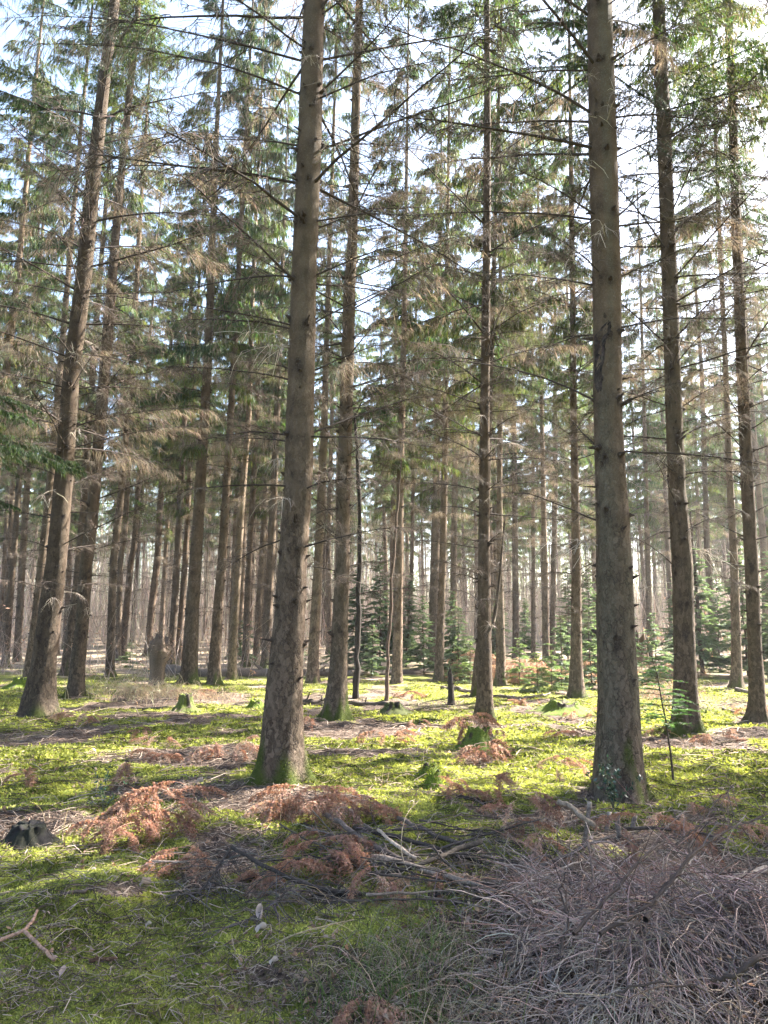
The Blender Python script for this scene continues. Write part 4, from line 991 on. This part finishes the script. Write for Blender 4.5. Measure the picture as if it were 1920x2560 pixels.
log([(742, 1762), (800, 1763), (868, 1763), (930, 1764), (975, 1765), (1018, 1762)], .075, .05, 'dark fallen log lying behind the nearest left centre trunk beside the mossy footed trunk', (.055, .043, .034), knots=14, seed=2)
log([(1105, 1722), (1150, 1725), (1200, 1735), (1256, 1744), (1300, 1752)], .055, .035, 'grey fallen branch lying behind the slim dark trunk', (.14, .11, .085), knots=16, seed=3)
log([(1260, 1745), (1300, 1748), (1350, 1742), (1375, 1733)], .04, .02, 'thin fallen branch curving right of the slim dark trunk', (.10, .078, .06), knots=10, seed=4)
log([(330, 1772), (400, 1772), (450, 1770)], .03, .02, 'short fallen branch left of the low dark stump', (.10, .08, .06), knots=5)
log([(1436, 1820), (1462, 1808), (1490, 1798)], .02, .012, 'bare stick pointing at the nearest right trunk from the left', (.12, .09, .07), knots=5)
log([(1280, 1822), (1330, 1815), (1380, 1822)], .012, .007, 'thin crooked twig on the moss between the slim dark trunk and the nearest right trunk', (.06, .045, .035), knots=4)
log([(1808, 1775), (1860, 1786), (1895, 1800)], .04, .02, 'dead branch lying against the trunk at the right edge', (.15, .11, .085), knots=9)
log([(1840, 1730), (1885, 1735), (1925, 1742)], .06, .04, 'grey log end lying beyond the trunk at the right edge', (.13, .105, .085), knots=5)
# heap of cut branches in front
STK = [
 ([(810, 2036), (850, 2058), (890, 2085), (960, 2131), (1020, 2158), (1064, 2172)], [.10, .11, .09, .06, .04, .03], .019, .017, 'thick grey barked branch running from the bracken into the branch heap', (.12, .09, .075), 16),
 ([(930, 2142), (985, 2150), (1064, 2174), (1151, 2203), (1230, 2222), (1278, 2233)], [.05, .05, .05, .06, .07, .06], .019, .013, 'long pale branch at the front of the branch heap reaching toward the brush pile', (.19, .145, .11), 14),
 ([(995, 2045), (1050, 2070), (1110, 2097), (1203, 2126)], [.10, .09, .07, .05], .018, .016, 'straight dark branch slanting down at the back of the branch heap', (.10, .075, .06), 10),
 ([(885, 2070), (960, 2085), (1064, 2111), (1130, 2135), (1203, 2155)], [.05, .06, .06, .05, .04], .017, .013, 'black wet branch lying under the grey one in the heap', BK, 10),
 ([(920, 2185), (1000, 2176), (1076, 2155), (1151, 2117), (1205, 2103)], [.02, .04, .08, .12, .14], .012, .018, 'dark branch crossing the heap and rising to the right', (.06, .047, .036), 12),
 ([(1060, 2185), (1120, 2196), (1190, 2206), (1275, 2218)], [.03, .04, .05, .06], .013, .012, 'black branch tight beneath the long pale branch', BK, 8),
 ([(1070, 2235), (1140, 2230), (1209, 2227)], [.02, .02, .02], .012, .010, 'short black branch lying on the moss in front of the heap', BK, 6),
 ([(1105, 2120), (1203, 2090), (1290, 2065), (1353, 2048)], [.08, .14, .18, .2], .009, .004, 'thin dark branch arching up to the right out of the heap', (.065, .05, .04), 24),
 ([(1140, 1992), (1191, 1996), (1222, 2014)], [.01, .02, .01], .022, .02, 'stubby black piece of wood on the moss behind the heap', (.035, .028, .022), 0),
 ([(1394, 2003), (1425, 2018), (1452, 2042), (1492, 2074)], [.28, .25, .2, .12], .021, .019, 'thick branch with a pale split end raised over the brush pile', (.24, .185, .135), 6),
 ([(1353, 2165), (1423, 2135), (1480, 2108), (1539, 2087)], [.1, .18, .22, .24], .012, .008, 'bent grey branch on the far side of the brush pile', (.13, .10, .08), 22),
 ([(1560, 2072), (1650, 2070), (1735, 2077), (1790, 2094)], [.15, .2, .22, .2], .013, .008, 'long dark branch lying across the back of the brush pile', (.06, .045, .037), 30),
 ([(1810, 2206), (1860, 2190), (1925, 2172)], [.22, .22, .2], .022, .02, 'thick pale log poking out of the brush pile at the right edge', (.22, .175, .14), 4),
 ([(1284, 2299), (1310, 2283), (1336, 2265)], [.02, .03, .03], .02, .017, 'short pale log at the left foot of the brush pile', (.19, .15, .125), 0),
 ([(1010, 2368), (1076, 2408), (1120, 2420), (1174, 2432)], [.03, .04, .05, .05], .008, .005, 'thin dark stick in the grass left of the brush pile', (.09, .065, .052), 8),
 ([(671, 2369), (720, 2343), (781, 2322), (885, 2299)], [.02, .05, .07, .03], .005, .003, 'long straw coloured stalk lying over the leaves at the bottom', (.27, .21, .12), 3),
 ([(223, 2402), (258, 2398), (292, 2398)], [.01, .01, .01], .010, .010, 'short red brown stick on the moss at the lower left', (.11, .06, .035), 0),
 ([(940, 2062), (930, 2042), (925, 2010)], [.01, .06, .14], .006, .003, 'upright twig at the top of the branch heap', (.10, .075, .06), 6),
 ([(1025, 2190), (1000, 2130), (1010, 2040), (1048, 2000)], [.02, .12, .3, .38], .004, .002, 'tall straw stalk standing out of the branch heap', (.30, .23, .15), 2),
 ([(780, 2240), (850, 2236), (930, 2235)], [.02, .03, .03], .011, .009, 'black stick lying along the front of the left dead branch', BK, 14),
 ([(945, 2075), (985, 2110), (1040, 2145)], [.12, .12, .09], .011, .012, 'pale split stick lying on top of the branch heap', (.33, .26, .20), 0),
 ([(1185, 1995), (1250, 2040), (1290, 2090)], [.02, .05, .03], .009, .006, 'grey twiggy stick behind the hanging bracken', (.12, .09, .072), 16),
 ([(1325, 2250), (1290, 2235), (1265, 2225)], [.05, .08, .07], .014, .012, 'pale broken stick at the tip of the branch heap', (.28, .20, .14), 0),
 ([(320, 1985), (420, 1992), (480, 1986)], [.01, .01, .01], .007, .005, 'thin pale stick on the soil left of the nearest left centre trunk', (.26, .20, .15), 3),
 ([(150, 2235), (210, 2228), (240, 2215)], [.01, .02, .01], .012, .008, 'flat piece of dark bark beside the mossy bank', (.06, .045, .035), 0),
 ([(700, 2060), (745, 2090), (820, 2122), (900, 2160)], [.12, .1, .06, .03], .007, .005, 'thin dark dead branch between the bracken and the heap', (.06, .048, .038), 26),
]
for pts, hs, r0, r1, lab, col, tw in STK:
    log(pts, r0, r1, lab, col, cat='branch', name='fallen_branch', sides=9, knots=5, tw=tw, hs=hs, seed=len(lab))
log([(579, 2117), (608, 2137), (670, 2170), (741, 2204), (800, 2222), (845, 2230), (900, 2236)], .010, .016, 'black twiggy branch arching down from a raised crook left of the branch heap', (.035, .028, .024), cat='branch', name='fallen_branch', sides=9, knots=8, tw=60, hs=[.24, .22, .17, .11, .07, .05, .02], cut=False)
log([(579, 2118), (560, 2145), (538, 2184), (510, 2225), (475, 2243), (445, 2228)], .009, .004, 'drooping twiggy end of the black branch over the moss at lower left', (.045, .036, .03), cat='branch', name='fallen_branch', sides=8, knots=5, tw=90, hs=[.23, .19, .12, .05, .04, .10], cut=False)
log([(741, 2206), (700, 2245), (640, 2290), (600, 2310)], .007, .003, 'thin twiggy branch reaching forward under the black branch', (.05, .04, .032), cat='branch', name='fallen_branch', sides=7, knots=3, tw=60, hs=[.1, .08, .04, .02], cut=False)
# thin loose twigs lying through the branch heap
for k in range(34):
    px, py = R.normal(930, 190), R.normal(2165, 55); a_ = R.uniform(-.5, .5)+(0 if R.uniform() < .8 else 1.2); l_ = R.uniform(60, 190)
    dx, dy = math.cos(a_)*l_, math.sin(a_)*l_*.5; h0, h1 = R.uniform(.01, .14), R.uniform(.01, .14)
    e_ = log([(px-dx, py-dy), (px, py+R.normal(0, 6)), (px+dx, py+dy)], R.uniform(.004, .009), .003, 'thin dry twig lying loose through the heap of cut branches', [BK, (.09, .068, .053), (.16, .125, .10), (.055, .042, .034)][k % 4], cat='twig', name='loose_twig', sides=7, knots=3, tw=int(R.integers(4, 18)), hs=[h0, (h0+h1)/2+.02, h1], seed=k)
    e_['group'] = 'loose twigs in the branch heap'
# forked stick, lower left
def forked():
    B = gp(60, 2330); e = empty('forked_stick', B, 'forked reddish stick lying on moss at the lower left edge', 'branch')
    for pts in ([(-15, 2358), (30, 2338), (61, 2328), (78, 2303), (93, 2276)], [(61, 2328), (98, 2362), (136, 2400)]):
        P = np.array([gp(p[0], p[1], .035) for p in pts])-B; A = along(P, np.linspace(0, 1, 12)); A[1:-1] += R.normal(0, .002, (10, 3))
        mb = MB(); tubes(mb, A[None], np.linspace(.0095, .0075, 12)[None]*(1+R.normal(0, .06, 12)), (.27, .165, .115), 8); inst('prong', mb.mesh('prong', [WOOD], True), e)
forked()
# cut stubs standing in the heap
for (a, b, w, lab) in [((1458, 2114), (1474, 2004), .017, 'tall cut stub standing behind the brush pile, leftmost of its row'), ((1512, 2085), (1524, 2030), .018, 'leaning cut stub behind the brush pile with a ragged end'),
                       ((1547, 2098), (1543, 2030), .021, 'thick cut stub behind the brush pile with a bright sawn top'), ((1576, 2084), (1588, 2038), .018, 'short cut stub behind the brush pile, rightmost of its row')]:
    P0 = gp(*a); P1 = pxat(*b, P0[1]+.03); mb = MB(); A = along(np.array([P0-[0, 0, .05], P1]), np.linspace(0, 1, 9))-P0; A[1:-1] += R.normal(0, .003, (7, 3))
    rr = np.r_[np.linspace(w*1.1, w*.95, 9)]; A = np.r_[A, A[-1:]+[[0, 0, .001]]]; rr = np.r_[rr, .001]
    c = np.tile(np.array([.125, .098, .08]), (10*9, 1)); c[-18:] = (.27, .22, .17)
    tubes(mb, A[None], rr[None], np.array([.17, .135, .11]), 9); mb.C[-1][:] = c
    o = mb.obj('cut_stub', [WOOD], loc=P0); tag(o, lab, 'cut branch', 'cut stubs standing behind the brush pile')

# ------------------------------------------------------------------ dead bracken
def frond_mesh(L, col, npin=15, curl=.6, pin=.22):
    """bracken frond: arching stalk, paired leaflets each with small lobes"""
    mb = MB(); q = np.linspace(0, 1, 10)
    ax = np.stack([L*(q-.12*q**3), .05*L*np.sin(q*3+R.uniform(0, 6)), L*(.62*q-curl*q*q)], -1)
    tubes(mb, ax[None], (np.linspace(.0035, .001, 10))[None], np.array(col)*1.15, 4, 0)
    for sd in (-1, 1):
        t = np.linspace(.22, .98, npin)+R.normal(0, .008, npin); t = np.clip(t, 0, 1)
        B = along(ax, t); l = pin*L*np.sin(np.pi*np.clip((t-.1)*.95, 0, 1))**.7*R.uniform(.6, 1.1, npin)+.01
        D = nrm(np.stack([R.uniform(.25, .6, npin), sd*np.ones(npin), R.normal(-.35, .35, npin)], -1))
        m = 8; s = np.linspace(0, 1, m)
        P = B[:, None]+D[:, None]*l[:, None, None]*s[None, :, None]; P[:, :, 2] -= (R.uniform(.1, .7, npin)*l)[:, None]*s[None]**2
        tubes(mb, P[:, [0, 2, 5, 7]], np.array([[.0014, .0012, .0008, .0004]]), np.array(col), 3, 0)
        Pl = P.reshape(-1, 3); Dl = np.repeat(D, m, 0); ls = (l[:, None]*.30*(1.05-s)[None]+.006).ravel()
        for s2 in (-1, 1):
            side = np.stack([-Dl[:, 1]*s2, Dl[:, 0]*s2, R.normal(-.15, .5, len(Dl))], -1)+Dl*.35
            n = len(Pl); kites(mb, Pl, side, ls*R.uniform(.7, 1.2, n), np.maximum(ls*.6, .008), jit(col, n, .25), 1, sag=.3)
    return mb.mesh('frond', [TWIG, DRY])
RUST = [(.27, .158, .112), (.33, .212, .152), (.20, .122, .092), (.39, .275, .205), (.29, .165, .11)]
FR = [frond_mesh(R.uniform(.55, .8), RUST[i % 5], curl=[.45, .65, .8, .55, 1.0, .7][i % 6], npin=13) for i in range(10)]
PALE = [frond_mesh(.75, (.36, .25, .18), curl=[.5, .8, 1.0][i], npin=13) for i in range(3)]
def bracken(px, py, wpx, lab, n=None, hgt=.12, pale=False, spread_y=.5, size=1.0):
    B = gp(px, py); dep = np.dot(B-CAM, [0, cp, sp]); w = wpx/F*dep
    e = empty('dead_bracken', B, lab, 'bracken', 'clumps of dead rusty bracken')
    n = max(5, int(n*.66)); base = (.42 if w < .5 else .62)*size
    pool = PALE if pale else [FR[q] for q in R.choice(10, 4, replace=False)]
    for k in range(n):
        x = R.uniform(-.5, .5)*w*.7; y = R.uniform(-.5, .5)*w*spread_y*.7
        z = H(B[0]+x, B[1]+y)-B[2]+hgt*R.uniform(.5, 1.4)
        a = math.atan2(y-.12, x*1.2)+R.normal(0, .9); s = base*R.uniform(.6, 1.2)/.62*.70
        inst('frond', pool[int(R.integers(len(pool)))], e, (x-math.cos(a)*s*.12, y-math.sin(a)*s*.12, z), (R.normal(0, .35), R.uniform(.05, .5), a), (s, s, s))
BR = [
 (400, 2085, 200, 'large heap of rusty bracken beside the soil patch on the left', 34, .26, .5), (290, 2125, 130, 'left shoulder of low rusty bracken in front of the soil patch', 16, .18, .5),
 (468, 2172, 100, 'small rusty bracken tuft between the moss bank and the black branch', 12, .10, .5), (760, 2050, 230, 'broad rusty bracken heap in front of the nearest left centre trunk', 34, .20, .4),
 (880, 2060, 170, 'right end of the rusty bracken heap over the grey branch', 20, .16, .4), (715, 2030, 110, 'orange bracken fronds at the left of the heap before the nearest left centre trunk', 12, .14, .4),
 (800, 2108, 100, 'orange frond trailing down over green moss in front of the heap', 6, .06, .8), (1165, 1858, 110, 'orange bracken draped on the left of the hollow mossy stump', 18, .25, .4),
 (1198, 1905, 105, 'dark red bracken in front of the hollow mossy stump', 16, .15, .4), (1235, 1865, 70, 'rusty bracken hanging from the right of the hollow mossy stump', 8, .22, .4),
 (1418, 1945, 95, 'round rusty bracken tuft left of the nearest right trunk', 16, .16, .5), (1310, 2105, 110, 'hanging orange bracken left of the cut stubs', 18, .26, .3),
 (1350, 2140, 110, 'bracken trailing onto the brush pile under the cut stubs', 8, .12, .4), (1255, 2000, 110, 'thin rusty bracken behind the branch heap', 12, .16, .4),
 (1460, 2050, 110, 'rusty bracken among the cut stubs', 8, .03, .4), (800, 2185, 220, 'rusty bracken lying behind the black twiggy branch', 24, .14, .35),
 (950, 2245, 90, 'curled bracken at the right end of the black twiggy branch', 12, .12, .5), (1090, 2212, 90, 'curled bracken between the long pale branch and the moss', 8, .07, .5), (650, 2225, 120, 'pale rusty bracken under the drooping branch', 14, .08, .4),
 (1110, 1985, 110, 'flat rusty bracken behind the upright stalk', 14, .10, .4), (1175, 2005, 60, 'tiny rusty bracken tuft by the stubby black wood', 8, .08, .4),
 (195, 1812, 100, 'red brown bracken just right of the leaning left trunk', 14, .13, .4), (395, 1868, 80, 'sunlit bracken at the lit moss band left of the nearest left centre trunk', 12, .10, .4), (345, 1845, 55, 'small bracken tuft at the left lit moss band', 8, .12, .4),
 (400, 1905, 100, 'low dark bracken below the lit moss band on the left', 14, .08, .4), (575, 1895, 110, 'rusty bracken touching the left foot of the nearest left centre trunk', 16, .14, .4),
 (75, 1955, 60, 'small bracken tuft on the moss at the left edge', 9, .12, .4), (300, 1955, 70, 'thin orange bracken by the holly seedling', 8, .14, .4), (765, 1825, 40, 'pale bracken tuft right of the nearest left centre trunk', 7, .16, .4),
 (975, 1860, 90, 'sunlit bracken in the middle of the lit moss', 12, .14, .4), (1035, 1818, 60, 'low bracken behind the hollow mossy stump on the left', 8, .08, .4), (1410, 1845, 60, 'low orange bracken on the lit moss left of the nearest right trunk', 8, .06, .4),
 (1880, 1790, 110, 'bracken leaning on the trunk at the right edge', 14, .16, .4), (1800, 1855, 130, 'flat rusty bracken right of the bright mossy root', 12, .06, .4), (1640, 1840, 60, 'bracken tuft between the two right trunks', 8, .08, .4),
 (1700, 2085, 150, 'rusty bracken at the back right of the brush pile', 9, .1, .4), (1840, 2100, 160, 'thin rusty bracken at the right edge behind the brush pile', 9, .1, .4), (1590, 2165, 230, 'rusty bracken lying on top of the brush pile', 9, .26, .4),
 (900, 2535, 130, 'rusty bracken at the bottom edge of the picture', 14, .05, .5), (1760, 2030, 90, 'orange bracken on the moss right of the nearest right trunk', 10, .08, .4),
 (1045, 1745, 110, 'dark bracken beside the charred post', 12, .14, .4), (1450, 1790, 90, 'reddish bracken right of the low moss covered mound', 10, .06, .4), (470, 1742, 80, 'bracken on the pale grass before the fallen log', 8, .1, .4), (1320, 1760, 110, 'red brown bracken right of the slim dark trunk', 12, .08, .3)]
for px, py, w, lab, n, hg, sy in BR: bracken(px, py, w, lab, n, hg, spread_y=sy)
def mound(px, py, w, hpx, lab, n):
    """big drooping heap of pale bracken"""
    B = gp(px, py); dep = np.dot(B-CAM, [0, cp, sp]); W = w/F*dep; h = hpx/F*dep
    e = empty('dead_bracken', B, lab, 'bracken', 'clumps of dead rusty bracken')
    for k in range(n):
        x = R.uniform(-.5, .5)*W; y = R.uniform(-.3, .3)*W*.5; z = h*(1-(2*x/W)**2)*R.uniform(.1, .85)
        a = R.uniform(0, 6.28); s = R.uniform(.9, 1.6); inst('frond', PALE[int(R.integers(3))], e, (x, y, z), (R.normal(0, .4), R.uniform(0, .6), a), (s, s, s))
mound(1300, 1708, 130, 90, 'tall pale pinkish mound of drooping bracken behind the slim dark trunk', 60)
mound(1400, 1705, 120, 66, 'pale pinkish bracken mound behind the bright young spruce', 40)
mound(1180, 1700, 90, 90, 'pale mound of drooping bracken left of the slim dark trunk', 36)
mound(1500, 1690, 110, 45, 'brown bracken mound partly behind the nearest right trunk', 24)
mound(1680, 1690, 120, 40, 'pinkish dry bracken behind the sunlit edged trunk', 26)

# ------------------------------------------------------------------ brush pile at the lower right
def brush_pile():
    C0 = gp(1640, 2330); e = empty('brush_pile', C0, 'big heap of purplish grey dead twigs at the lower right', 'brush pile')
    gx, gy = (gp(1850, 2440)-C0)[:2]; hx, hy = (gp(1392, 2470)-C0)[:2]
    def heap_h(x, y):
        d = ((x)/1.25)**2+((y+.15)/.75)**2
        return .25*np.exp(-d*1.3)*(1+1.5*(fbm(x*2.6+3, y*2.6, 17, 2)-.5))
    def strands(n, x0, x1, y0, y1, L, col, r, lay, comb=None):
        x = R.uniform(x0, x1, n); y = R.uniform(y0, y1, n); kk = (((x-gx)/.26)**2+((y-gy)/.16)**2 > 1) & (((x-hx)/.12)**2+((y-hy)/.09)**2 > 1) & (R.uniform(0, 1, n) < .25+1.3*smooth(.3, .5, fbm(x*3.3, y*3.3, 117, 2))); x, y = x[kk], y[kk]; n = len(x)
        z = Hn(C0[0]+x, C0[1]+y)-C0[2]+heap_h(x, y)*R.uniform(.35, 1.12, n)+lay
        l = R.uniform(*L, n)
        g = (fbm(x*2.4, y*2.4, 23, 2)-.5)*8
        th = g+R.normal(0, 1.5, n)-1.9 if comb is None else comb+R.normal(0, .5, n)
        d = np.stack([np.cos(th), np.sin(th), R.normal(.12, .38, n)], -1)
        q = np.linspace(0, 1, 6)
        P = np.stack([x, y, z], -1)[:, None]+d[:, None]*l[:, None, None]*q[None, :, None]
        P[:, :, 2] -= (l*R.uniform(-.05, .55, n))[:, None]*q[None]**2
        P += np.cumsum(R.normal(0, .011, (n, 6, 3)), axis=1)
        gz = Hn(C0[0]+P[..., 0], C0[1]+P[..., 1])-C0[2]+.35*heap_h(P[..., 0], P[..., 1])
        P[..., 2] = np.maximum(P[..., 2], gz+.004)
        mb = MB(); rr = r*R.uniform(.55, 1.4, (n, 1))*np.array([[1, .95, .9, .8, .65, .35]])
        tubes(mb, P, rr, jit(col, n, .32, .05), 4)
        return mb
    PUR = (.35, .26, .215)
    for args, lab in [((3900, -.8, 1.6, -.8, .42, (.10, .42), PUR, .0020, 0), 'tangle of thin purplish grey twigs'), ((1500, -.35, .9, -.5, .1, (.3, .7), (.23, .175, .16), .0024, .03, -1.75), 'hanging sheaf of twigs combed downward'),
                      ((480, -.95, -.2, -.9, -.1, (.12, .4), (.33, .265, .215), .0018, .0, -2.2), 'pale dry stalks at the left of the heap'), ((170, -.6, 1.5, -.95, -.5, (.25, .6), (.36, .28, .21), .0024, .04, -2.0), 'thick straw coloured stalks at the front'),
                      ((1250, .3, 1.9, -.6, .6, (.12, .45), (.34, .25, .20), .0021, 0), 'twigs at the right of the heap'), ((600, -.7, 1.2, -.3, .7, (.2, .55), (.24, .14, .105), .0021, .05), 'reddish twigs over the heap')]:
        o = strands(*args).obj('twigs', [TWIG], e); o['kind'] = 'stuff'; o['label'] = lab
    # thicker broken sticks and dead leaves caught in the heap
    for k in range(46):
        x, y = R.uniform(-.9, 1.5), R.uniform(-.75, .45); z = H(C0[0]+x, C0[1]+y)-C0[2]+float(heap_h(np.array([x]), np.array([y]))[0])*R.uniform(.7, 1.25)+.02
        a = R.uniform(0, 6.28); L_ = R.uniform(.25, .85); q = np.linspace(-.5, .5, 10)[:, None]
        A = np.array([x, y, z])+q*L_*np.array([math.cos(a), math.sin(a), R.normal(0, .22)]); A += np.cumsum(R.normal(0, .006, (10, 3)), axis=0)
        A[:, 2] = np.maximum(A[:, 2], Hn(A[:, 0]+C0[0], A[:, 1]+C0[1])-C0[2]+.01)
        r_ = R.uniform(.0035, .0085); mb = MB(); tubes(mb, A[None], (np.linspace(1, .6, 10)*r_*(1+R.normal(0, .08, 10)))[None], np.array([(.12, .085, .068), (.22, .17, .14), (.07, .052, .042), (.30, .24, .19)][k % 4]), 7)
        tw = 7; t = R.uniform(.1, 1, tw); b = along(A, t); d = nrm(R.normal(0, 1, (tw, 3))+np.array([math.cos(a), math.sin(a), .2])); l = R.uniform(.03, .22, tw)[:, None]
        tubes(mb, np.stack([b, b+d*l*.5+R.normal(0, .006, (tw, 3)), b+d*l], 1), r_*np.array([[.45, .35, .2]]), (.14, .105, .085), 4)
        mb.obj('stick', [WOOD], e, True)
    n = 420; x = R.uniform(-1, 1.6, n); y = R.uniform(-.8, .5, n); z = Hn(C0[0]+x, C0[1]+y)-C0[2]+heap_h(x, y)*R.uniform(.4, 1.1, n)
    mb = MB(); kites(mb, np.stack([x, y, z], -1), R.normal(0, 1, (n, 3)), R.uniform(.02, .05, n), R.uniform(.012, .028, n), jit((.34, .25, .19), n, .35)); o = mb.obj('leaves', [DRY], e); o['kind'] = 'stuff'
    # branches that carry the twigs
    def stem(pts, hs, r0, r1, lab, tw):
        P = np.array([gp(p[0], p[1], h) for p, h in zip(pts, hs)])-C0; A = along(P, np.linspace(0, 1, 22))
        for _ in range(2): A[1:-1] = .25*A[:-2]+.5*A[1:-1]+.25*A[2:]
        A[1:-1] += R.normal(0, .004, (20, 3)); mb = MB(); tubes(mb, A[None], (np.linspace(r0, r1, 22)*(1+R.normal(0, .08, 22)))[None], (.055, .039, .032), 8)
        t = R.uniform(.1, 1, tw); b = along(A, t); d = nrm(R.normal(0, 1, (tw, 3))+np.array([.2, 0, .1])); l = R.uniform(.08, .4, tw)[:, None]; q = np.linspace(0, 1, 5)[None, :, None]
        TP = b[:, None]+d[:, None]*l[:, None]*q+np.array([0, 0, -.3])*l[:, None]*q**2+np.cumsum(R.normal(0, .005, (tw, 5, 3)), axis=1)*np.minimum(q*4, 1)
        tubes(mb, TP, np.array([[.003, .0027, .0023, .002, .001]])*np.ones((tw, 1)), jit((.15, .105, .085), tw, .3), 3)
        o = mb.obj('branch', [TWIG], e, True); o['label'] = lab
    stem([(1434, 2335), (1500, 2262), (1560, 2195), (1610, 2140), (1677, 2091)], [.42, .46, .48, .48, .45], .0085, .005, 'reddish branch slanting up across the heap', 26)
    stem([(1500, 2335), (1570, 2295), (1631, 2262), (1680, 2200), (1730, 2131), (1828, 2068), (1925, 2032)], [.42, .45, .48, .52, .56, .6, .62], .009, .004, 'dark branch rising to the right above the heap', 40)
    stem([(1735, 2100), (1724, 2149), (1680, 2200), (1643, 2241), (1614, 2299)], [.52, .5, .47, .46, .45], .009, .012, 'twisted dark stem on the heap', 14)
    stem([(1780, 2450), (1830, 2440), (1880, 2405), (1925, 2375)], [.25, .3, .34, .36], .008, .014, 'dark bent branch at the right edge of the heap', 14)
    stem([(1400, 2390), (1420, 2300), (1400, 2230), (1415, 2180)], [.25, .35, .42, .48], .006, .003, 'upright twig on the left of the heap', 12)
    stem([(1545, 2480), (1640, 2450), (1760, 2470), (1830, 2530)], [.28, .33, .3, .15], .005, .003, 'arched pale stem at the front of the heap', 6)
    stem([(1690, 2110), (1760, 2060), (1790, 2000), (1840, 1960)], [.45, .5, .5, .55], .005, .002, 'thin twig rising from the back of the heap', 30)
brush_pile()
# pale dead leaves large enough to single out
def big_leaf(px, py, L, lab, col, a):
    P = gp(px, py, .02); mb = MB(); s = np.linspace(0, 1, 7)[:, None]; t = np.linspace(-1, 1, 5)[None]
    w = L*.27*np.sin(np.pi*(.08+.9*s))**.8*(1+.15*np.sin(s*19))
    X = L*s+0*t; Y = w*t; Z = .34*L*np.abs(t)**1.5*(.4+np.sin(s*3))+.16*L*np.sin(s*6+t*2)
    V = np.stack([X, Y, Z], -1).reshape(-1, 3); i = (np.arange(6)[:, None]*5+np.arange(4)[None]).ravel()
    mb.add(V, np.stack([i, i+5, i+6, i+1], -1), np.array(col)); o = mb.obj('fallen_leaf', [DRY], smoothf=True, loc=P); o.rotation_euler = (R.normal(0, .3), R.normal(-.2, .3), a)
    tag(o, lab, 'leaf', 'large pale dead leaves on the moss')
big_leaf(640, 2330, .06, 'big white curled leaf on the moss below the drooping branch', (.44, .40, .365), .4)
big_leaf(648, 2300, .08, 'upright grey leaf just above the big white curled one', (.42, .36, .33), 1.5)
big_leaf(350, 2218, .07, 'flat grey leaf on the soil by the moss bank', (.27, .235, .21), .2)
big_leaf(148, 2440, .05, 'small pinkish leaf below the forked stick', (.48, .38, .34), 1.4)
big_leaf(365, 2318, .035, 'small white leaf on the lower left moss', (.44, .40, .36), .7)
big_leaf(675, 2412, .045, 'small white leaf among the bottom litter', (.44, .40, .36), .3)
big_leaf(370, 2010, .09, 'white leaf on the soil near the bracken heap', (.42, .37, .33), .2)
big_leaf(1375, 2448, .06, 'pale grey leaf in the hollow of the brush pile', (.48, .46, .47), 1.0)
big_leaf(490, 1960, .08, 'white leaf left of the nearest left centre trunk', (.42, .37, .33), .1)

# ------------------------------------------------------------------ camera, sun, sky
cam = bpy.data.cameras.new('camera'); co = bpy.data.objects.new('camera', cam); COL.objects.link(co); sc.camera = co
cam.sensor_fit = 'VERTICAL'; cam.sensor_height = 36; cam.sensor_width = 27; cam.lens = 36*F/2560; cam.clip_end = 3000; cam.clip_start = .05
co.location = CAM; co.rotation_euler = (math.pi/2+PITCH, 0, 0)
AZ, EL = rad(60), rad(40)
sun = bpy.data.lights.new('sun', 'SUN'); so = bpy.data.objects.new('sun', sun); COL.objects.link(so)
sun.energy = 5; sun.angle = rad(.53); sun.color = (1, .95, .88)
from mathutils import Vector
sd = Vector((math.sin(AZ)*math.cos(EL), math.cos(AZ)*math.cos(EL), math.sin(EL)))
so.rotation_euler = sd.to_track_quat('Z', 'Y').to_euler(); so.location = (20, 10, 30)
w = bpy.data.worlds.new('World'); sc.world = w; w.use_nodes = True; nt = w.node_tree
bg = nt.nodes['Background']; sky = nt.nodes.new('ShaderNodeTexSky'); sky.sky_type = 'NISHITA'; sky.sun_disc = False
sky.sun_elevation = EL; sky.sun_rotation = AZ; sky.dust_density = 2.4; sky.air_density = 1.0
nt.links.new(sky.outputs[0], bg.inputs[0]); bg.inputs[1].default_value = .076
sc.view_settings.view_transform = 'Standard'; sc.view_settings.look = 'None'; sc.view_settings.gamma = 1; sc.view_settings.exposure = 3.3
sc.cycles.max_bounces = 5; sc.cycles.diffuse_bounces = 4; sc.cycles.transmission_bounces = 4; sc.cycles.glossy_bounces = 2; sc.cycles.caustics_reflective = False; sc.cycles.caustics_refractive = False

def haze():
    v = [(x, y, z) for z in (-3.0, 34.0) for x, y in ((-160, -90), (160, -90), (160, 185), (-160, 185))]
    me = bpy.data.meshes.new('haze'); me.from_pydata(v, [], [(0, 3, 2, 1), (4, 5, 6, 7), (0, 1, 5, 4), (1, 2, 6, 5), (2, 3, 7, 6), (3, 0, 4, 7)])
    o = bpy.data.objects.new('haze', me); COL.objects.link(o); tag(o, kind='stuff')
    m, nt_, N, L = newmat('haze'); out = N('ShaderNodeOutputMaterial'); p = N('ShaderNodeVolumePrincipled')
    p.inputs['Color'].default_value = (.93, .94, .95, 1); p.inputs['Density'].default_value = HAZE; p.inputs['Anisotropy'].default_value = .35
    L(p.outputs[0], out.inputs['Volume']); me.materials.append(m)
HAZE = .0006
haze()
sc.cycles.volume_bounces = 0; sc.cycles.adaptive_threshold = .02
